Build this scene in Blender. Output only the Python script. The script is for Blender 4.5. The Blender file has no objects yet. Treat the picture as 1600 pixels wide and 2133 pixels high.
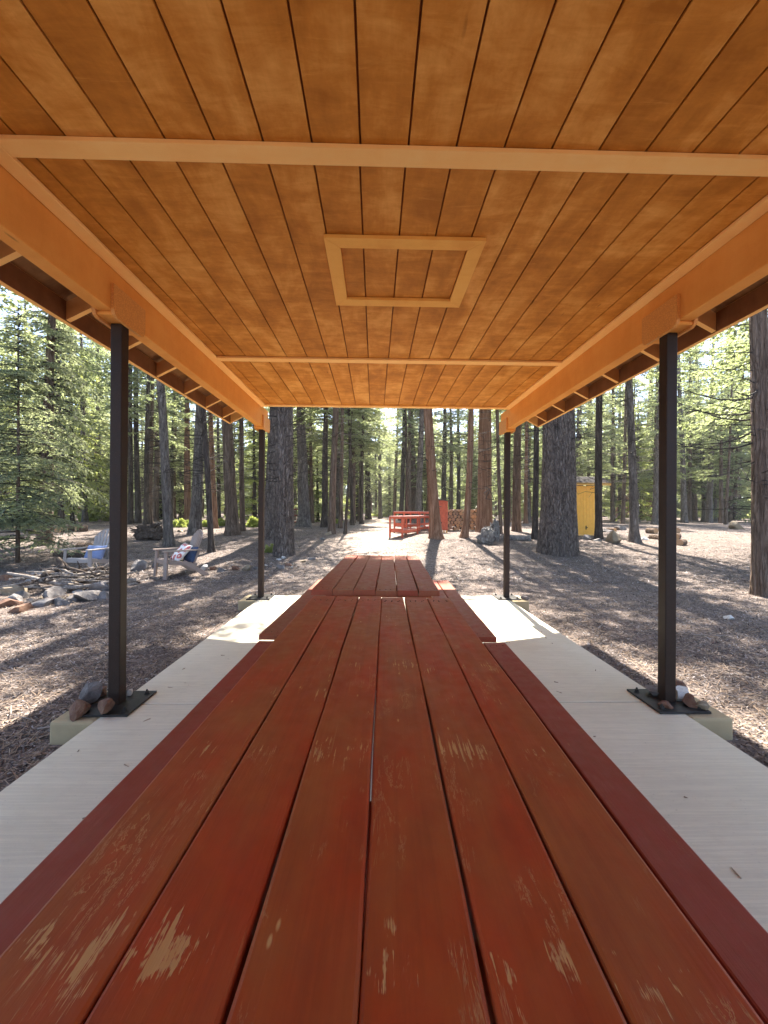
import bpy, bmesh, math, random
import numpy as np
from mathutils import Vector, Matrix, noise as mnoise

random.seed(11); rng = np.random.default_rng(11)
S = bpy.context.scene
C = S.collection
PI = math.pi
EYE = Vector((0, 0, 1.29))

# ------------------------------------------------------------------ camera
FPX, YAW, PIT, ROL = 826.4, 0.0224, 0.0021, 0.0061
r0 = Vector((math.cos(YAW), -math.sin(YAW), 0))
f0 = Vector((math.sin(YAW) * math.cos(PIT), math.cos(YAW) * math.cos(PIT), math.sin(PIT)))
u0 = r0.cross(f0)
RV = (math.cos(ROL) * r0 + math.sin(ROL) * u0).normalized()
UV = (math.cos(ROL) * u0 - math.sin(ROL) * r0).normalized()
cam = bpy.data.cameras.new('camera'); co = bpy.data.objects.new('camera', cam); C.objects.link(co)
M = Matrix.Identity(4)
for i in range(3):
    M[i][0], M[i][1], M[i][2], M[i][3] = RV[i], UV[i], -f0[i], EYE[i]
co.matrix_world = M
cam.sensor_fit = 'VERTICAL'; cam.sensor_height = 36.0; cam.lens = FPX / 2133 * 36
cam.clip_start = 0.03; cam.clip_end = 500
S.camera = co

# ------------------------------------------------------------------ world, sun, exposure
SUN_EL, SUN_AZ = math.radians(57), math.radians(5)      # azimuth to the right of straight ahead
w = bpy.data.worlds.new('World'); S.world = w; w.use_nodes = True
nt = w.node_tree; bg = nt.nodes['Background']
sky = nt.nodes.new('ShaderNodeTexSky'); sky.sky_type = 'NISHITA'; sky.sun_disc = False
sky.sun_elevation = SUN_EL; sky.sun_rotation = SUN_AZ; sky.altitude = 1200; sky.air_density = 0.8; sky.dust_density = 3.0; sky.ozone_density = 0.3
nt.links.new(sky.outputs[0], bg.inputs[0]); bg.inputs[1].default_value = 0.115
sd = Vector((math.sin(SUN_AZ) * math.cos(SUN_EL), math.cos(SUN_AZ) * math.cos(SUN_EL), math.sin(SUN_EL)))
sl = bpy.data.lights.new('sun', 'SUN'); sl.energy = 5.0; sl.angle = math.radians(0.55); sl.color = (1, 0.93, 0.82)
so = bpy.data.objects.new('sun', sl); C.objects.link(so); so.rotation_euler = sd.to_track_quat('Z', 'Y').to_euler()
S.view_settings.view_transform = 'Standard'; S.view_settings.look = 'None'
S.view_settings.exposure = 2.5; S.view_settings.gamma = 1.0; S.view_settings.use_curve_mapping = False
S.cycles.max_bounces = 8; S.cycles.diffuse_bounces = 5; S.cycles.transmission_bounces = 4
S.cycles.sample_clamp_indirect = 10

# ------------------------------------------------------------------ helpers
GY = [-60, 7.2, 8.5, 10, 12, 14.5, 17, 20, 25, 35, 45, 60, 90, 140]
GZ = [-.14, -.14, -.11, -.03, .10, .27, .39, .45, .51, .60, .66, .76, 1.0, 1.4]
def ground(x, y):
    z = float(np.interp(y, GY, GZ))
    k = 0.0
    if y > 6.4 or x < -2.2 or x > 2.5:
        d = max(y - 6.4, -2.2 - x, x - 2.5)
        k = min(1, d / 1.5)
        z += k * (0.05 * mnoise.noise((x * .35, y * .35, 0)) + 0.022 * mnoise.noise((x * 1.3, y * 1.3, 4)))
    return z
def ray(px, py):
    return (f0 * FPX + RV * (px - 800) - UV * (py - 1066.5)).normalized()
def onz(px, py, z):
    d = ray(px, py); t = (z - EYE.z) / d.z; return EYE + d * t
def atY(px, py, Y):
    d = ray(px, py); t = Y / d.y; return EYE + d * t
def onground(px, py):
    d = ray(px, py); t = 1.5; last = t
    while t < 150:
        p = EYE + d * t
        if p.z <= ground(p.x, p.y): break
        last = t; t += 0.25
    lo, hi = last, t
    for _ in range(20):
        m = (lo + hi) / 2; p = EYE + d * m
        if p.z <= ground(p.x, p.y): hi = m
        else: lo = m
    p = EYE + d * hi
    return Vector((p.x, p.y, ground(p.x, p.y)))

def tag(o, label=None, cat=None, group=None, kind=None):
    if label: o['label'] = label
    if cat: o['category'] = cat
    if group: o['group'] = group
    if kind: o['kind'] = kind
    return o
def empty(name, loc, rz=0.0, label=None, cat=None, group=None):
    o = bpy.data.objects.new(name, None); C.objects.link(o); o.empty_display_size = .1
    o.location = loc; o.rotation_euler = (0, 0, rz)
    return tag(o, label, cat, group)
def link(name, me, parent=None, loc=(0, 0, 0), rot=(0, 0, 0), scale=(1, 1, 1)):
    o = bpy.data.objects.new(name, me); C.objects.link(o)
    o.parent = parent; o.location = loc; o.rotation_euler = rot; o.scale = scale
    return o
def npmesh(name, V, F, mats, mi=None, smooth=False):
    """V (n,3), F (m,k) arrays of one face size"""
    V = np.asarray(V, dtype=np.float32); F = np.asarray(F, dtype=np.int32)
    me = bpy.data.meshes.new(name)
    me.vertices.add(len(V)); me.vertices.foreach_set('co', V.ravel())
    k = F.shape[1]
    me.loops.add(F.size); me.loops.foreach_set('vertex_index', F.ravel())
    me.polygons.add(len(F)); me.polygons.foreach_set('loop_start', np.arange(0, F.size, k, dtype=np.int32))
    for m in (mats if isinstance(mats, (list, tuple)) else [mats]): me.materials.append(m)
    if mi is not None: me.polygons.foreach_set('material_index', np.asarray(mi, dtype=np.int32))
    me.polygons.foreach_set('use_smooth', np.full(len(F), smooth, dtype=bool))
    me.update(calc_edges=True); me.validate()
    return me
def bmmesh(name, bm, mat, smooth=False):
    me = bpy.data.meshes.new(name); bm.normal_update(); bm.to_mesh(me); bm.free()
    for m in (mat if isinstance(mat, (list, tuple)) else [mat]): me.materials.append(m)
    if smooth: me.polygons.foreach_set('use_smooth', [True] * len(me.polygons))
    return me
def addbox(bm, c, s, rot=None, bev=0.0):
    """box centre c, size s"""
    m = Matrix.Translation(Vector(c)) @ (rot.to_4x4() if rot is not None else Matrix.Identity(4)) @ Matrix.Diagonal((s[0], s[1], s[2], 1))
    r = bmesh.ops.create_cube(bm, size=1, matrix=m)
    if bev:
        es = list({e for v in r['verts'] for e in v.link_edges})
        bmesh.ops.bevel(bm, geom=es, offset=bev, segments=1 if bev < .006 else 2, profile=.5, affect='EDGES')
def boxmesh(name, c, s, mat, bev=0.0, rot=None):
    bm = bmesh.new(); addbox(bm, c, s, rot, bev); return bmmesh(name, bm, mat)
def barrot(a, b, roll=0.0):
    d = (Vector(b) - Vector(a)).normalized()
    return d.to_track_quat('Y', 'Z').to_matrix() @ Matrix.Rotation(roll, 3, 'Y')
def addbar(bm, a, b, wx, wz, bev=0.0):
    a, b = Vector(a), Vector(b)
    addbox(bm, (a + b) / 2, (wx, (b - a).length, wz), barrot(a, b), bev)
def barmesh(name, a, b, wx, wz, mat, bev=0.0):
    bm = bmesh.new(); addbar(bm, a, b, wx, wz, bev); return bmmesh(name, bm, mat)
def tube(bm, pts, rad, n=8, cap=True):
    """tapered tube through points"""
    rings = []
    for i, p in enumerate(pts):
        p = Vector(p)
        d = (Vector(pts[min(i + 1, len(pts) - 1)]) - Vector(pts[max(i - 1, 0)])).normalized()
        q = d.to_track_quat('Z', 'Y')
        r = rad[i] if isinstance(rad, (list, tuple)) else rad
        rings.append([bm.verts.new(p + q @ Vector((math.cos(2 * PI * k / n) * r, math.sin(2 * PI * k / n) * r, 0))) for k in range(n)])
    for a, b in zip(rings, rings[1:]):
        for k in range(n):
            bm.faces.new((a[k], a[(k + 1) % n], b[(k + 1) % n], b[k]))
    if cap:
        bm.faces.new(rings[0][::-1]); bm.faces.new(rings[-1])

# lattice value noise for numpy
LAT = rng.random((256, 256))
def vnoise(u, v, pu=None):
    u0_ = np.floor(u).astype(int); v0_ = np.floor(v).astype(int)
    fu = u - u0_; fv = v - v0_
    fu = fu * fu * (3 - 2 * fu); fv = fv * fv * (3 - 2 * fv)
    def L(a, b):
        if pu: a = a % pu
        return LAT[a % 256, b % 256]
    return (L(u0_, v0_) * (1 - fu) + L(u0_ + 1, v0_) * fu) * (1 - fv) + (L(u0_, v0_ + 1) * (1 - fu) + L(u0_ + 1, v0_ + 1) * fu) * fv

# ------------------------------------------------------------------ materials
class NT:
    def __init__(s, name):
        s.m = bpy.data.materials.new(name); s.m.use_nodes = True
        s.t = s.m.node_tree; s.p = s.t.nodes['Principled BSDF']; s.out = s.t.nodes['Material Output']
    def n(s, typ, **kw):
        x = s.t.nodes.new('ShaderNode' + typ)
        for k, v in kw.items():
            if k.startswith('_'): setattr(x, k[1:], v)
            else: x.inputs[k].default_value = v
        return x
    def l(s, a, b): s.t.links.new(a, b)
    def coord(s, scale=(1, 1, 1), obj=True, offset=True, world=False):
        if world:
            g = s.n('NewGeometry'); src = g.outputs['Position']
        else:
            tc = s.n('TexCoord'); src = tc.outputs['Object']
        if offset and not world:
            oi = s.n('ObjectInfo'); mu = s.n('Math', _operation='MULTIPLY'); s.l(oi.outputs['Random'], mu.inputs[0]); mu.inputs[1].default_value = 37.0
            ad = s.n('VectorMath', _operation='ADD'); s.l(src, ad.inputs[0]); s.l(mu.outputs[0], ad.inputs[1]); src = ad.outputs[0]
        mp = s.n('Mapping'); mp.inputs['Scale'].default_value = scale; s.l(src, mp.inputs[0])
        return mp.outputs[0]
    def noise(s, vec, scale=1, detail=4, rough=.55, dist=0):
        x = s.n('TexNoise', Scale=scale, Detail=detail, Roughness=rough, Distortion=dist); s.l(vec, x.inputs['Vector']); return x.outputs['Fac']
    def ramp(s, fac, stops, interp='LINEAR'):
        x = s.n('ValToRGB'); r = x.color_ramp; r.interpolation = interp
        while len(r.elements) < len(stops): r.elements.new(.5)
        for e, (p, c) in zip(r.elements, stops):
            e.position = p; e.color = (c if isinstance(c, tuple) else (c, c, c)) + (1,) if not (isinstance(c, tuple) and len(c) == 4) else c
        s.l(fac, x.inputs[0]); return x.outputs[0]
    def mix(s, fac, a, b, mode='MIX'):
        x = s.n('Mix', _data_type='RGBA', _blend_type=mode)
        for sock, v in ((x.inputs[0], fac), (x.inputs[6], a), (x.inputs[7], b)):
            if hasattr(v, 'is_linked') or hasattr(v, 'node'): s.l(v, sock)
            elif isinstance(v, tuple): sock.default_value = v + (1,) if len(v) == 3 else v
            else: sock.default_value = v
        return x.outputs[2]
    def math(s, op, a, b=None, c=None, clamp=False):
        x = s.n('Math', _operation=op); x.use_clamp = clamp
        for i, v in enumerate((a, b, c)):
            if v is None: continue
            if hasattr(v, 'node'): s.l(v, x.inputs[i])
            else: x.inputs[i].default_value = v
        return x.outputs[0]
    def bump(s, h, strength=.5, dist=.01, normal=None):
        x = s.n('Bump', Strength=strength, Distance=dist); s.l(h, x.inputs['Height'])
        if normal is not None: s.l(normal, x.inputs['Normal'])
        s.l(x.outputs[0], s.p.inputs['Normal']); return x.outputs[0]
    def col(s, c):
        if hasattr(c, 'node'): s.l(c, s.p.inputs['Base Color'])
        else: s.p.inputs['Base Color'].default_value = c + (1,)
    def rough(s, r):
        if hasattr(r, 'node'): s.l(r, s.p.inputs['Roughness'])
        else: s.p.inputs['Roughness'].default_value = r
    def rand(s):
        return s.n('ObjectInfo').outputs['Random']

def simple(name, c, rough=.6, metal=0, var=.25, scale=8, bump=.2, spec=.4):
    t = NT(name); v = t.coord(); n = t.noise(v, scale, 5, .6)
    d = tuple(max(0, x * (1 - var)) for x in c); h = tuple(min(1, x * (1 + var)) for x in c)
    t.col(t.ramp(n, [(.3, d), (.7, h)])); t.rough(rough); t.p.inputs['Metallic'].default_value = metal
    t.p.inputs['Specular IOR Level'].default_value = spec
    if bump: t.bump(t.noise(v, scale * 6, 4), bump, .004)
    return t.m

def red_paint(name, bands, worn=.5, base=(.40, .050, .012), dull=(.34, .092, .024)):
    t = NT(name)
    v = t.coord((1, 1, 1))
    tc = t.n('TexCoord'); sp = t.n('SeparateXYZ'); t.l(tc.outputs['Object'], sp.inputs[0])
    lo = t.noise(t.coord((1, .45, 1)), 4.5, 4, .6)
    paint = t.mix(t.ramp(lo, [(.38, 0.0), (.62, 1.0)]), base, dull)
    paint = t.mix(t.ramp(t.noise(t.coord((1, .5, 1)), 16, 4, .6), [(.4, 0.), (.7, .4)]), paint, (.22, .034, .010))
    paint = t.mix(t.ramp(t.noise(t.coord((60, 1.6, 30)), 1, 4, .7), [(.45, 0.), (.75, .38)]), paint, (.19, .038, .014))
    grain = t.noise(t.coord((90, 2.2, 40)), 1, 5, .65, .6)
    fine = t.noise(t.coord((260, 5, 100)), 1, 3, .6)
    # worn bands along the board (scuffed rows where the boards are screwed down)
    acc = None
    for (y, s_, a) in bands:
        d = t.math('SUBTRACT', sp.outputs['Y'], y); d = t.math('DIVIDE', d, s_); d = t.math('MULTIPLY', d, d)
        g = t.math('MULTIPLY', t.math('POWER', 2.718, t.math('MULTIPLY', d, -1.0)), a)
        acc = g if acc is None else t.math('MAXIMUM', acc, g)
    patch = t.ramp(t.noise(t.coord((1, .55, 1)), 9, 5, .7), [(.44, 0.), (.60, 1.)])
    if acc is not None:
        pm = t.math('MULTIPLY', patch, t.math('ADD', t.math('MULTIPLY', acc, t.ramp(t.noise(t.coord((1.6, .9, 1)), 3.5, 2), [(.36, .25), (.52, 1.)])), .16))
    else:
        pm = t.math('MULTIPLY', patch, .2)
    # edges rubbed through
    ax = t.math('ABSOLUTE', sp.outputs['X']); ed = t.math('SUBTRACT', ax, .061); ed = t.math('MULTIPLY', ed, 60, clamp=True)
    en = t.ramp(t.noise(t.coord((8, 2.0, 8)), 1.0, 5, .7), [(.52, 0.), (.66, 1.)])
    pm = t.math('MAXIMUM', pm, t.math('MULTIPLY', t.math('MULTIPLY', ed, en), .55))
    grit = t.noise(t.coord((170, 6.5, 60)), 1, 4, .7, .5)
    m = t.math('MULTIPLY', t.ramp(t.math('ADD', t.math('MULTIPLY', pm, .27), grit), [(.78, 0.), (.84, 1.)]), t.ramp(pm, [(.10, 0.), (.25, 1.)]))
    m = t.math('MULTIPLY', m, .85 * min(1, .4 + worn), clamp=True)
    # crazed scratches: thin contour lines of a distorted noise, gathered in patches
    ln = t.noise(t.coord((16, 2.2, 12)), 1.5, 6, .72, .7); ln = t.math('ABSOLUTE', t.math('SUBTRACT', ln, .5))
    ln = t.math('MULTIPLY', t.ramp(ln, [(.004, 1.), (.011, 0.)]), t.ramp(t.noise(t.coord((1, .7, 1)), 5.5, 4, .7), [(.54, 0.), (.62, 1.)]))
    m = t.math('MAXIMUM', m, t.math('MULTIPLY', ln, .5 * worn))
    sc_ = t.noise(t.coord((150, 3.2, 50)), 1, 2, .5); sc_ = t.math('MULTIPLY', t.ramp(sc_, [(.70, 0.), (.73, .8)]), t.ramp(t.noise(t.coord((3, 1.2, 3)), 2.5, 3), [(.48, 0.), (.60, 1.)]))
    m = t.math('MAXIMUM', m, t.math('MULTIPLY', sc_, .5 * worn))
    # small dings
    vo = t.n('TexVoronoi', Scale=1.0); t.l(t.coord((26, 9, 26)), vo.inputs['Vector'])
    dg = t.ramp(vo.outputs['Distance'], [(.05, 1.), (.10, 0.)]); dn = t.ramp(t.noise(v, 6, 2), [(.50, 0.), (.56, 1.)])
    m = t.math('MAXIMUM', m, t.math('MULTIPLY', t.math('MULTIPLY', dg, dn), .85 * worn))
    wood = t.mix(grain, (.44, .21, .065), (.66, .42, .17))
    t.col(t.mix(m, paint, wood))
    t.rough(t.ramp(t.noise(v, 22, 4), [(.3, .42), (.7, .6)])); t.p.inputs['Specular IOR Level'].default_value = .33
    b1 = t.bump(t.math('ADD', t.math('MULTIPLY', grain, .7), t.math('MULTIPLY', fine, .3)), .35, .0022)
    b2 = t.bump(t.noise(v, 30, 4), .12, .004, b1)
    t.bump(t.math('SUBTRACT', 1.0, m), .5, .0012, b2)
    return t.m
MRED = red_paint('red_painted_wood', [(.38, .055, 1.5), (.80, .07, .95), (1.05, .09, .75), (1.30, .10, .9), (1.75, .2, .3)], 1.0)
MRED2 = red_paint('red_painted_wood_far', [(2.88, .2, .3)], .28, (.30, .050, .020), (.28, .088, .035))
MREDB = red_paint('red_painted_bench_wood', [(1.0, .05, .5)], .22, (.30, .036, .020), (.28, .048, .024))

def stain(name, a, b, pale, mott=1.0, rough=.55):
    t = NT(name); v = t.coord((1, .5, 1))
    n1 = t.noise(v, 4.4, 5, .62, .3)
    v2 = t.coord((1.0, 3.2, 1)); n2 = t.noise(v2, 3.2, 5, .7, .5)
    oi = t.rand()
    k = t.math('ADD', t.math('MULTIPLY', n1, .62), t.math('MULTIPLY', n2, .38)); k = t.math('ADD', k, t.math('MULTIPLY', t.math('SUBTRACT', oi, .5), .05))
    c = t.ramp(k, [(.38, a), (.5, b), (.63, pale)])
    g = t.noise(t.coord((130, 5, 30)), 1, 4, .6)
    c = t.mix(t.math('MULTIPLY', g, .28), c, a, 'MIX')
    x = t.ramp(t.noise(t.coord((3, 26, 3)), 1, 4, .65, .6), [(.60, 0.), (.74, .30 * mott)])
    c = t.mix(x, c, pale)
    kv = t.n('TexVoronoi', Scale=1.0); t.l(t.coord((7, 1.6, 7)), kv.inputs['Vector'])
    kn = t.math('MULTIPLY', t.ramp(kv.outputs['Distance'], [(.025, 1.), (.07, 0.)]), t.ramp(t.noise(t.coord((2, 1, 2)), 2.3, 2), [(.52, 0.), (.58, .75)]))
    c = t.mix(kn, c, tuple(x * .42 for x in a))
    t.col(c); t.rough(rough + .1); t.p.inputs['Specular IOR Level'].default_value = .2; t.bump(g, .2, .002)
    return t.m
MCEIL = stain('stained_ceiling_board', (.40, .138, .014), (.58, .22, .030), (.78, .365, .085))
MBEAM = stain('stained_beam', (.70, .285, .058), (.75, .32, .070), (.79, .36, .085), .3)
MTRIM = stain('stained_trim', (.90, .48, .155), (.92, .52, .18), (.93, .56, .21), .2)
MHATCH = stain('stained_hatch_frame', (.76, .35, .07), (.82, .41, .09), (.86, .46, .11), .5)
MRAFT = stain('stained_rafter', (.50, .20, .055), (.58, .25, .075), (.66, .31, .11), .4)
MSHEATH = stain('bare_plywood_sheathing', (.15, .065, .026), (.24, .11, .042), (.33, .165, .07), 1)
MRAW = stain('unstained_board_back', (.17, .065, .025), (.22, .088, .035), (.27, .115, .045), .3)
t = NT('chipboard_gusset'); v = t.coord(); vo = t.n('TexVoronoi', Scale=110.0); t.l(v, vo.inputs['Vector'])
t.col(t.mix(t.ramp(vo.outputs['Distance'], [(.2, 0.), (.6, 1.)]), (.72, .33, .075), (.58, .24, .055))); t.rough(.6); t.bump(vo.outputs['Distance'], .25, .002); MGUS = t.m
MGROOVE = simple('groove_dark_stain', (.26, .075, .014), .8, bump=0)

def concrete():
    t = NT('brushed_concrete'); v = t.coord(offset=False)
    br = t.noise(t.coord((1.6, 75, 1), offset=False), 1, 5, .7, .25)
    big = t.noise(v, 1.3, 4, .6); mid = t.noise(t.coord((1, 2.5, 1), offset=False), 9, 5, .7)
    c = t.ramp(big, [(.3, (.62, .57, .43)), (.7, (.72, .67, .525))])
    c = t.mix(t.ramp(br, [(.45, .30), (.62, 0.)]), c, (.42, .385, .31))
    c = t.mix(t.ramp(mid, [(.5, 0.), (.75, .35)]), c, (.46, .41, .31))
    c = t.mix(t.ramp(t.noise(t.coord((1, 1, 1), offset=False), .8, 5, .75, .8), [(.55, 0.), (.68, .3)]), c, (.50, .40, .29))
    sp = t.noise(v, 70, 2); c = t.mix(t.ramp(sp, [(.70, 0.), (.74, .5)]), c, (.22, .20, .17))
    t.col(c); t.rough(.85); t.bump(t.math('ADD', br, t.math('MULTIPLY', t.noise(v, 120, 2), .3)), .45, .003)
    return t.m
MCONC = concrete()
MBLOCK = simple('cast_footing_concrete', (.37, .29, .17), .9, var=.12, scale=6, bump=.3)

def steel():
    t = NT('brown_painted_steel'); v = t.coord()
    n = t.noise(v, 14, 5, .65)
    c = t.ramp(n, [(.3, (.018, .009, .006)), (.7, (.032, .018, .012))])
    vo = t.noise(v, 260, 2, .5); c = t.mix(t.ramp(vo, [(.66, 0.), (.72, .6)]), c, (.10, .085, .07))
    t.col(c); t.p.inputs['Specular IOR Level'].default_value = .25; t.rough(t.ramp(n, [(.3, .5), (.7, .65)])); t.bump(t.noise(v, 160, 3), .15, .001); return t.m
MSTEEL = steel()
MPLATE = simple('rusty_black_steel', (.030, .026, .024), .55, .3, .4, 12, .3)

def groundmat():
    t = NT('forest_floor_litter'); 
    P = t.coord(world=True)
    big = t.noise(t.coord(world=True), .35, 5, .6)
    mid = t.noise(t.coord(world=True), 3.0, 6, .68, .4)
    fine = t.noise(t.coord(world=True), 46, 5, .75, .5)
    vf = t.n('TexVoronoi', Scale=60.0, _feature='F1'); t.l(P, vf.inputs['Vector'])
    c = t.ramp(mid, [(.25, (.050, .038, .034)), (.45, (.105, .082, .073)), (.6, (.175, .138, .122)), (.8, (.25, .20, .172))])
    # paler packed dirt on the walked way that leads off between the trees
    g = t.n('NewGeometry'); s2 = t.n('SeparateXYZ'); t.l(g.outputs['Position'], s2.inputs[0])
    dx = t.math('SUBTRACT', s2.outputs['X'], t.math('MULTIPLY', s2.outputs['Y'], .005)); dx = t.math('DIVIDE', t.math('ABSOLUTE', dx), 1.9)
    pm = t.math('SUBTRACT', 1.15, t.math('ADD', dx, t.math('MULTIPLY', t.math('SUBTRACT', mid, .5), 1.6)), clamp=True)
    pm = t.math('MULTIPLY', pm, t.math('MULTIPLY', t.math('SUBTRACT', s2.outputs['Y'], 7.5), .3, clamp=True))
    c = t.mix(pm, c, t.mix(fine, (.34, .27, .22), (.50, .42, .35)))
    c = t.mix(t.ramp(big, [(.4, 0.), (.65, .45)]), c, (.21, .165, .135))
    c = t.mix(t.ramp(fine, [(.35, .6), (.55, 0.)]), c, (.055, .040, .034))
    c = t.mix(t.ramp(fine, [(.56, 0.), (.75, .5)]), c, (.40, .33, .28))
    ch = t.ramp(t.n('TexWhiteNoise').outputs[0], [(0, 0.), (1, 1.)])
    cm = t.n('SeparateColor'); t.l(vf.outputs['Color'], cm.inputs[0])
    c = t.mix(t.ramp(cm.outputs[0], [(.80, 0.), (.86, .45)]), c, (.46, .40, .36))
    c = t.mix(t.ramp(cm.outputs[1], [(.75, 0.), (.8, .5)]), c, (.05, .036, .032))
    t.col(c); t.rough(.95); t.p.inputs['Specular IOR Level'].default_value = .15
    b = t.bump(t.math('ADD', t.math('MULTIPLY', mid, .6), t.math('MULTIPLY', fine, .4)), .9, .03)
    t.bump(vf.outputs['Distance'], .6, .012, b)
    return t.m
MGROUND = groundmat()

def litter(name, cols):
    t = NT(name); g = t.n('NewGeometry')
    r = g.outputs['Random Per Island']
    t.col(t.ramp(r, [(i / (len(cols) - 1), c) for i, c in enumerate(cols)], 'CONSTANT' if False else 'LINEAR')); t.rough(.9)
    t.p.inputs['Specular IOR Level'].default_value = .2
    return t.m
MCHIP = litter('wood_chips', [(.035, .026, .025), (.13, .10, .09), (.17, .14, .13), (.08, .065, .06), (.40, .365, .35), (.10, .08, .073), (.045, .034, .032), (.30, .25, .22)])
MNEEDLE = litter('dry_needles', [(.18, .12, .08), (.32, .23, .16), (.24, .17, .12), (.42, .33, .25), (.15, .10, .075)])

def bark(name, dark, mid, light, vs=(9, 9, 1.6), strength=.9, dist=.03, sc=1.0, furrow=.5):
    t = NT(name); v = t.coord(tuple(a * sc for a in vs))
    n1 = t.noise(v, 1.0, 6, .65, .8)
    vo = t.n('TexVoronoi', Scale=1.3, _feature='DISTANCE_TO_EDGE'); 
    wv = t.n('VectorMath', _operation='ADD'); nn = t.n('TexNoise', Scale=.9, Detail=3.0); t.l(v, nn.inputs['Vector']); t.l(v, wv.inputs[0]); t.l(nn.outputs['Color'], wv.inputs[1]); t.l(wv.outputs[0], vo.inputs['Vector'])
    fine = t.noise(t.coord((60, 60, 14)), 1, 4, .7)
    c = t.ramp(n1, [(.28, dark), (.5, mid), (.72, light)])
    c = t.mix(t.ramp(vo.outputs['Distance'], [(.0, furrow), (.12, 0.)]), c, dark)
    c = t.mix(t.ramp(fine, [(.5, 0.), (.8, .4)]), c, light)
    t.col(c); t.rough(.93); t.p.inputs['Specular IOR Level'].default_value = .15
    h = t.math('ADD', t.math('MULTIPLY', t.ramp(vo.outputs['Distance'], [(0, 0.), (.25, 1.)]), .7), t.math('MULTIPLY', n1, .5))
    b = t.bump(h, strength, dist); t.bump(fine, .5, .008, b)
    return t.m
BARK = {
 'grey':   bark('grey_plated_bark', (.035, .028, .024), (.15, .125, .108), (.29, .255, .23), (11, 11, 2.2), 1., .04),
 'hero':   bark('deep_furrowed_fir_bark', (.040, .030, .025), (.17, .132, .11), (.30, .25, .215), (12, 12, 2.6), 1.0, .05, 1.2, .65),
 'red':    bark('cinnamon_cedar_bark', (.065, .032, .018), (.22, .115, .068), (.38, .24, .165), (14, 14, .7), .8, .025, 1, .35),
 'dark':   bark('dark_brown_bark', (.020, .015, .012), (.065, .050, .041), (.13, .105, .088)),
 'brown':  bark('warm_brown_bark', (.035, .023, .017), (.14, .096, .070), (.25, .19, .15), (11, 11, 1.0)),
}
def leaf(name, a, b, tr, f=.45):
    t = NT(name); g = t.n('NewGeometry'); oi = t.n('ObjectInfo')
    k = t.math('ADD', t.math('MULTIPLY', g.outputs['Random Per Island'], .7), t.math('MULTIPLY', oi.outputs['Random'], .3))
    c = t.mix(k, a, b); t.col(c); t.rough(.55); t.p.inputs['Specular IOR Level'].default_value = .35
    tl = t.n('BsdfTranslucent'); t.l(t.mix(k, tr, tuple(min(1, x * 1.5) for x in tr)), tl.inputs[0])
    mx = t.n('MixShader'); mx.inputs[0].default_value = f; t.l(t.p.outputs[0], mx.inputs[1]); t.l(tl.outputs[0], mx.inputs[2]); t.l(mx.outputs[0], t.out.inputs[0])
    return t.m
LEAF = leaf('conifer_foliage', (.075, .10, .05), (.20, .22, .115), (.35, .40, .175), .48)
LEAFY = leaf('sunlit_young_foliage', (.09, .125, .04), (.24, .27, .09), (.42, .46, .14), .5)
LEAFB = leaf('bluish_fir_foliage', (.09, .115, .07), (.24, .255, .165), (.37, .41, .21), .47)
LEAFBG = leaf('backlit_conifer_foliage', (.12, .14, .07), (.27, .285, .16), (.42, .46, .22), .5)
BUSH = leaf('yellow_green_bush_leaf', (.12, .16, .035), (.27, .31, .075), (.40, .45, .11), .5)
MTWIG = simple('dead_twig', (.11, .085, .068), .9, bump=0)
MTWIGD = simple('dark_branch_bark', (.030, .023, .019), .9, bump=0)

# ------------------------------------------------------------------ GROUND
xs = np.concatenate([np.linspace(-90, -24, 23), np.linspace(-22, 22, 221), np.linspace(24, 90, 23)])
ys = np.concatenate([np.linspace(-40, -4, 13), np.linspace(-3, 26, 175), np.linspace(27, 60, 34), np.linspace(64, 150, 18)])
V = np.array([[x, y, ground(x, y)] for y in ys for x in xs])
nx = len(xs); idx = np.arange(len(V)).reshape(len(ys), nx)
F = np.stack([idx[:-1, :-1].ravel(), idx[:-1, 1:].ravel(), idx[1:, 1:].ravel(), idx[1:, :-1].ravel()], 1)
go = link('ground', npmesh('ground', V, F, MGROUND, smooth=True)); tag(go, kind='structure')

# ------------------------------------------------------------------ SLAB
XL, XR, YN, YF = -1.715, 2.016, 2.692, 6.031
slab = empty('concrete_slab', (0, 0, 0)); tag(slab, kind='structure')
SY = [-3.6, -.65, YN, YF + .16]
for a, b in zip(SY, SY[1:]):
    link('slab_panel', boxmesh('slab_panel', ((XL + XR) / 2, (a + b) / 2, -.10), (XR - XL, b - a - .011, .20), MCONC, .004), slab)

# ------------------------------------------------------------------ PAVILION
pav = empty('picnic_pavilion', (.15, 2, 0), 0, 'open timber pavilion with orange stained plank ceiling on dark steel posts over a concrete slab', 'pavilion')
pav.location = (0, 0, 0)
ZB0, ZB1, ZT, ZC = 2.556, 2.85, 2.818, 2.840
YB, YE = -3.4, 6.19
for X in (XL, XR):
    link('beam', boxmesh('beam', (X, (YB + YE) / 2, (ZB0 + ZB1) / 2), (.096, YE - YB, ZB1 - ZB0), MBEAM, .006), pav)
TY = [-2.905, -.599, 1.707, 4.013, 5.742]
bx0, bx1 = XL + .048, XR - .048
for y in TY:
    link('ceiling_trim', boxmesh('ceiling_trim', ((bx0 + bx1) / 2, y, (ZT + ZC) / 2 - .001), (bx1 - bx0 - .17, .088 if y < 5.7 else .075, ZC - ZT - .002), MTRIM, .002), pav)
for s, X in ((1, bx0), (-1, bx1)):
    link('ceiling_trim', boxmesh('ceiling_trim', (X + s * .0455, (YB + 5.785) / 2, (ZT + ZC) / 2 - .003), (.083, 5.785 - YB, ZC - ZT - .002), MTRIM, .002), pav)
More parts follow.
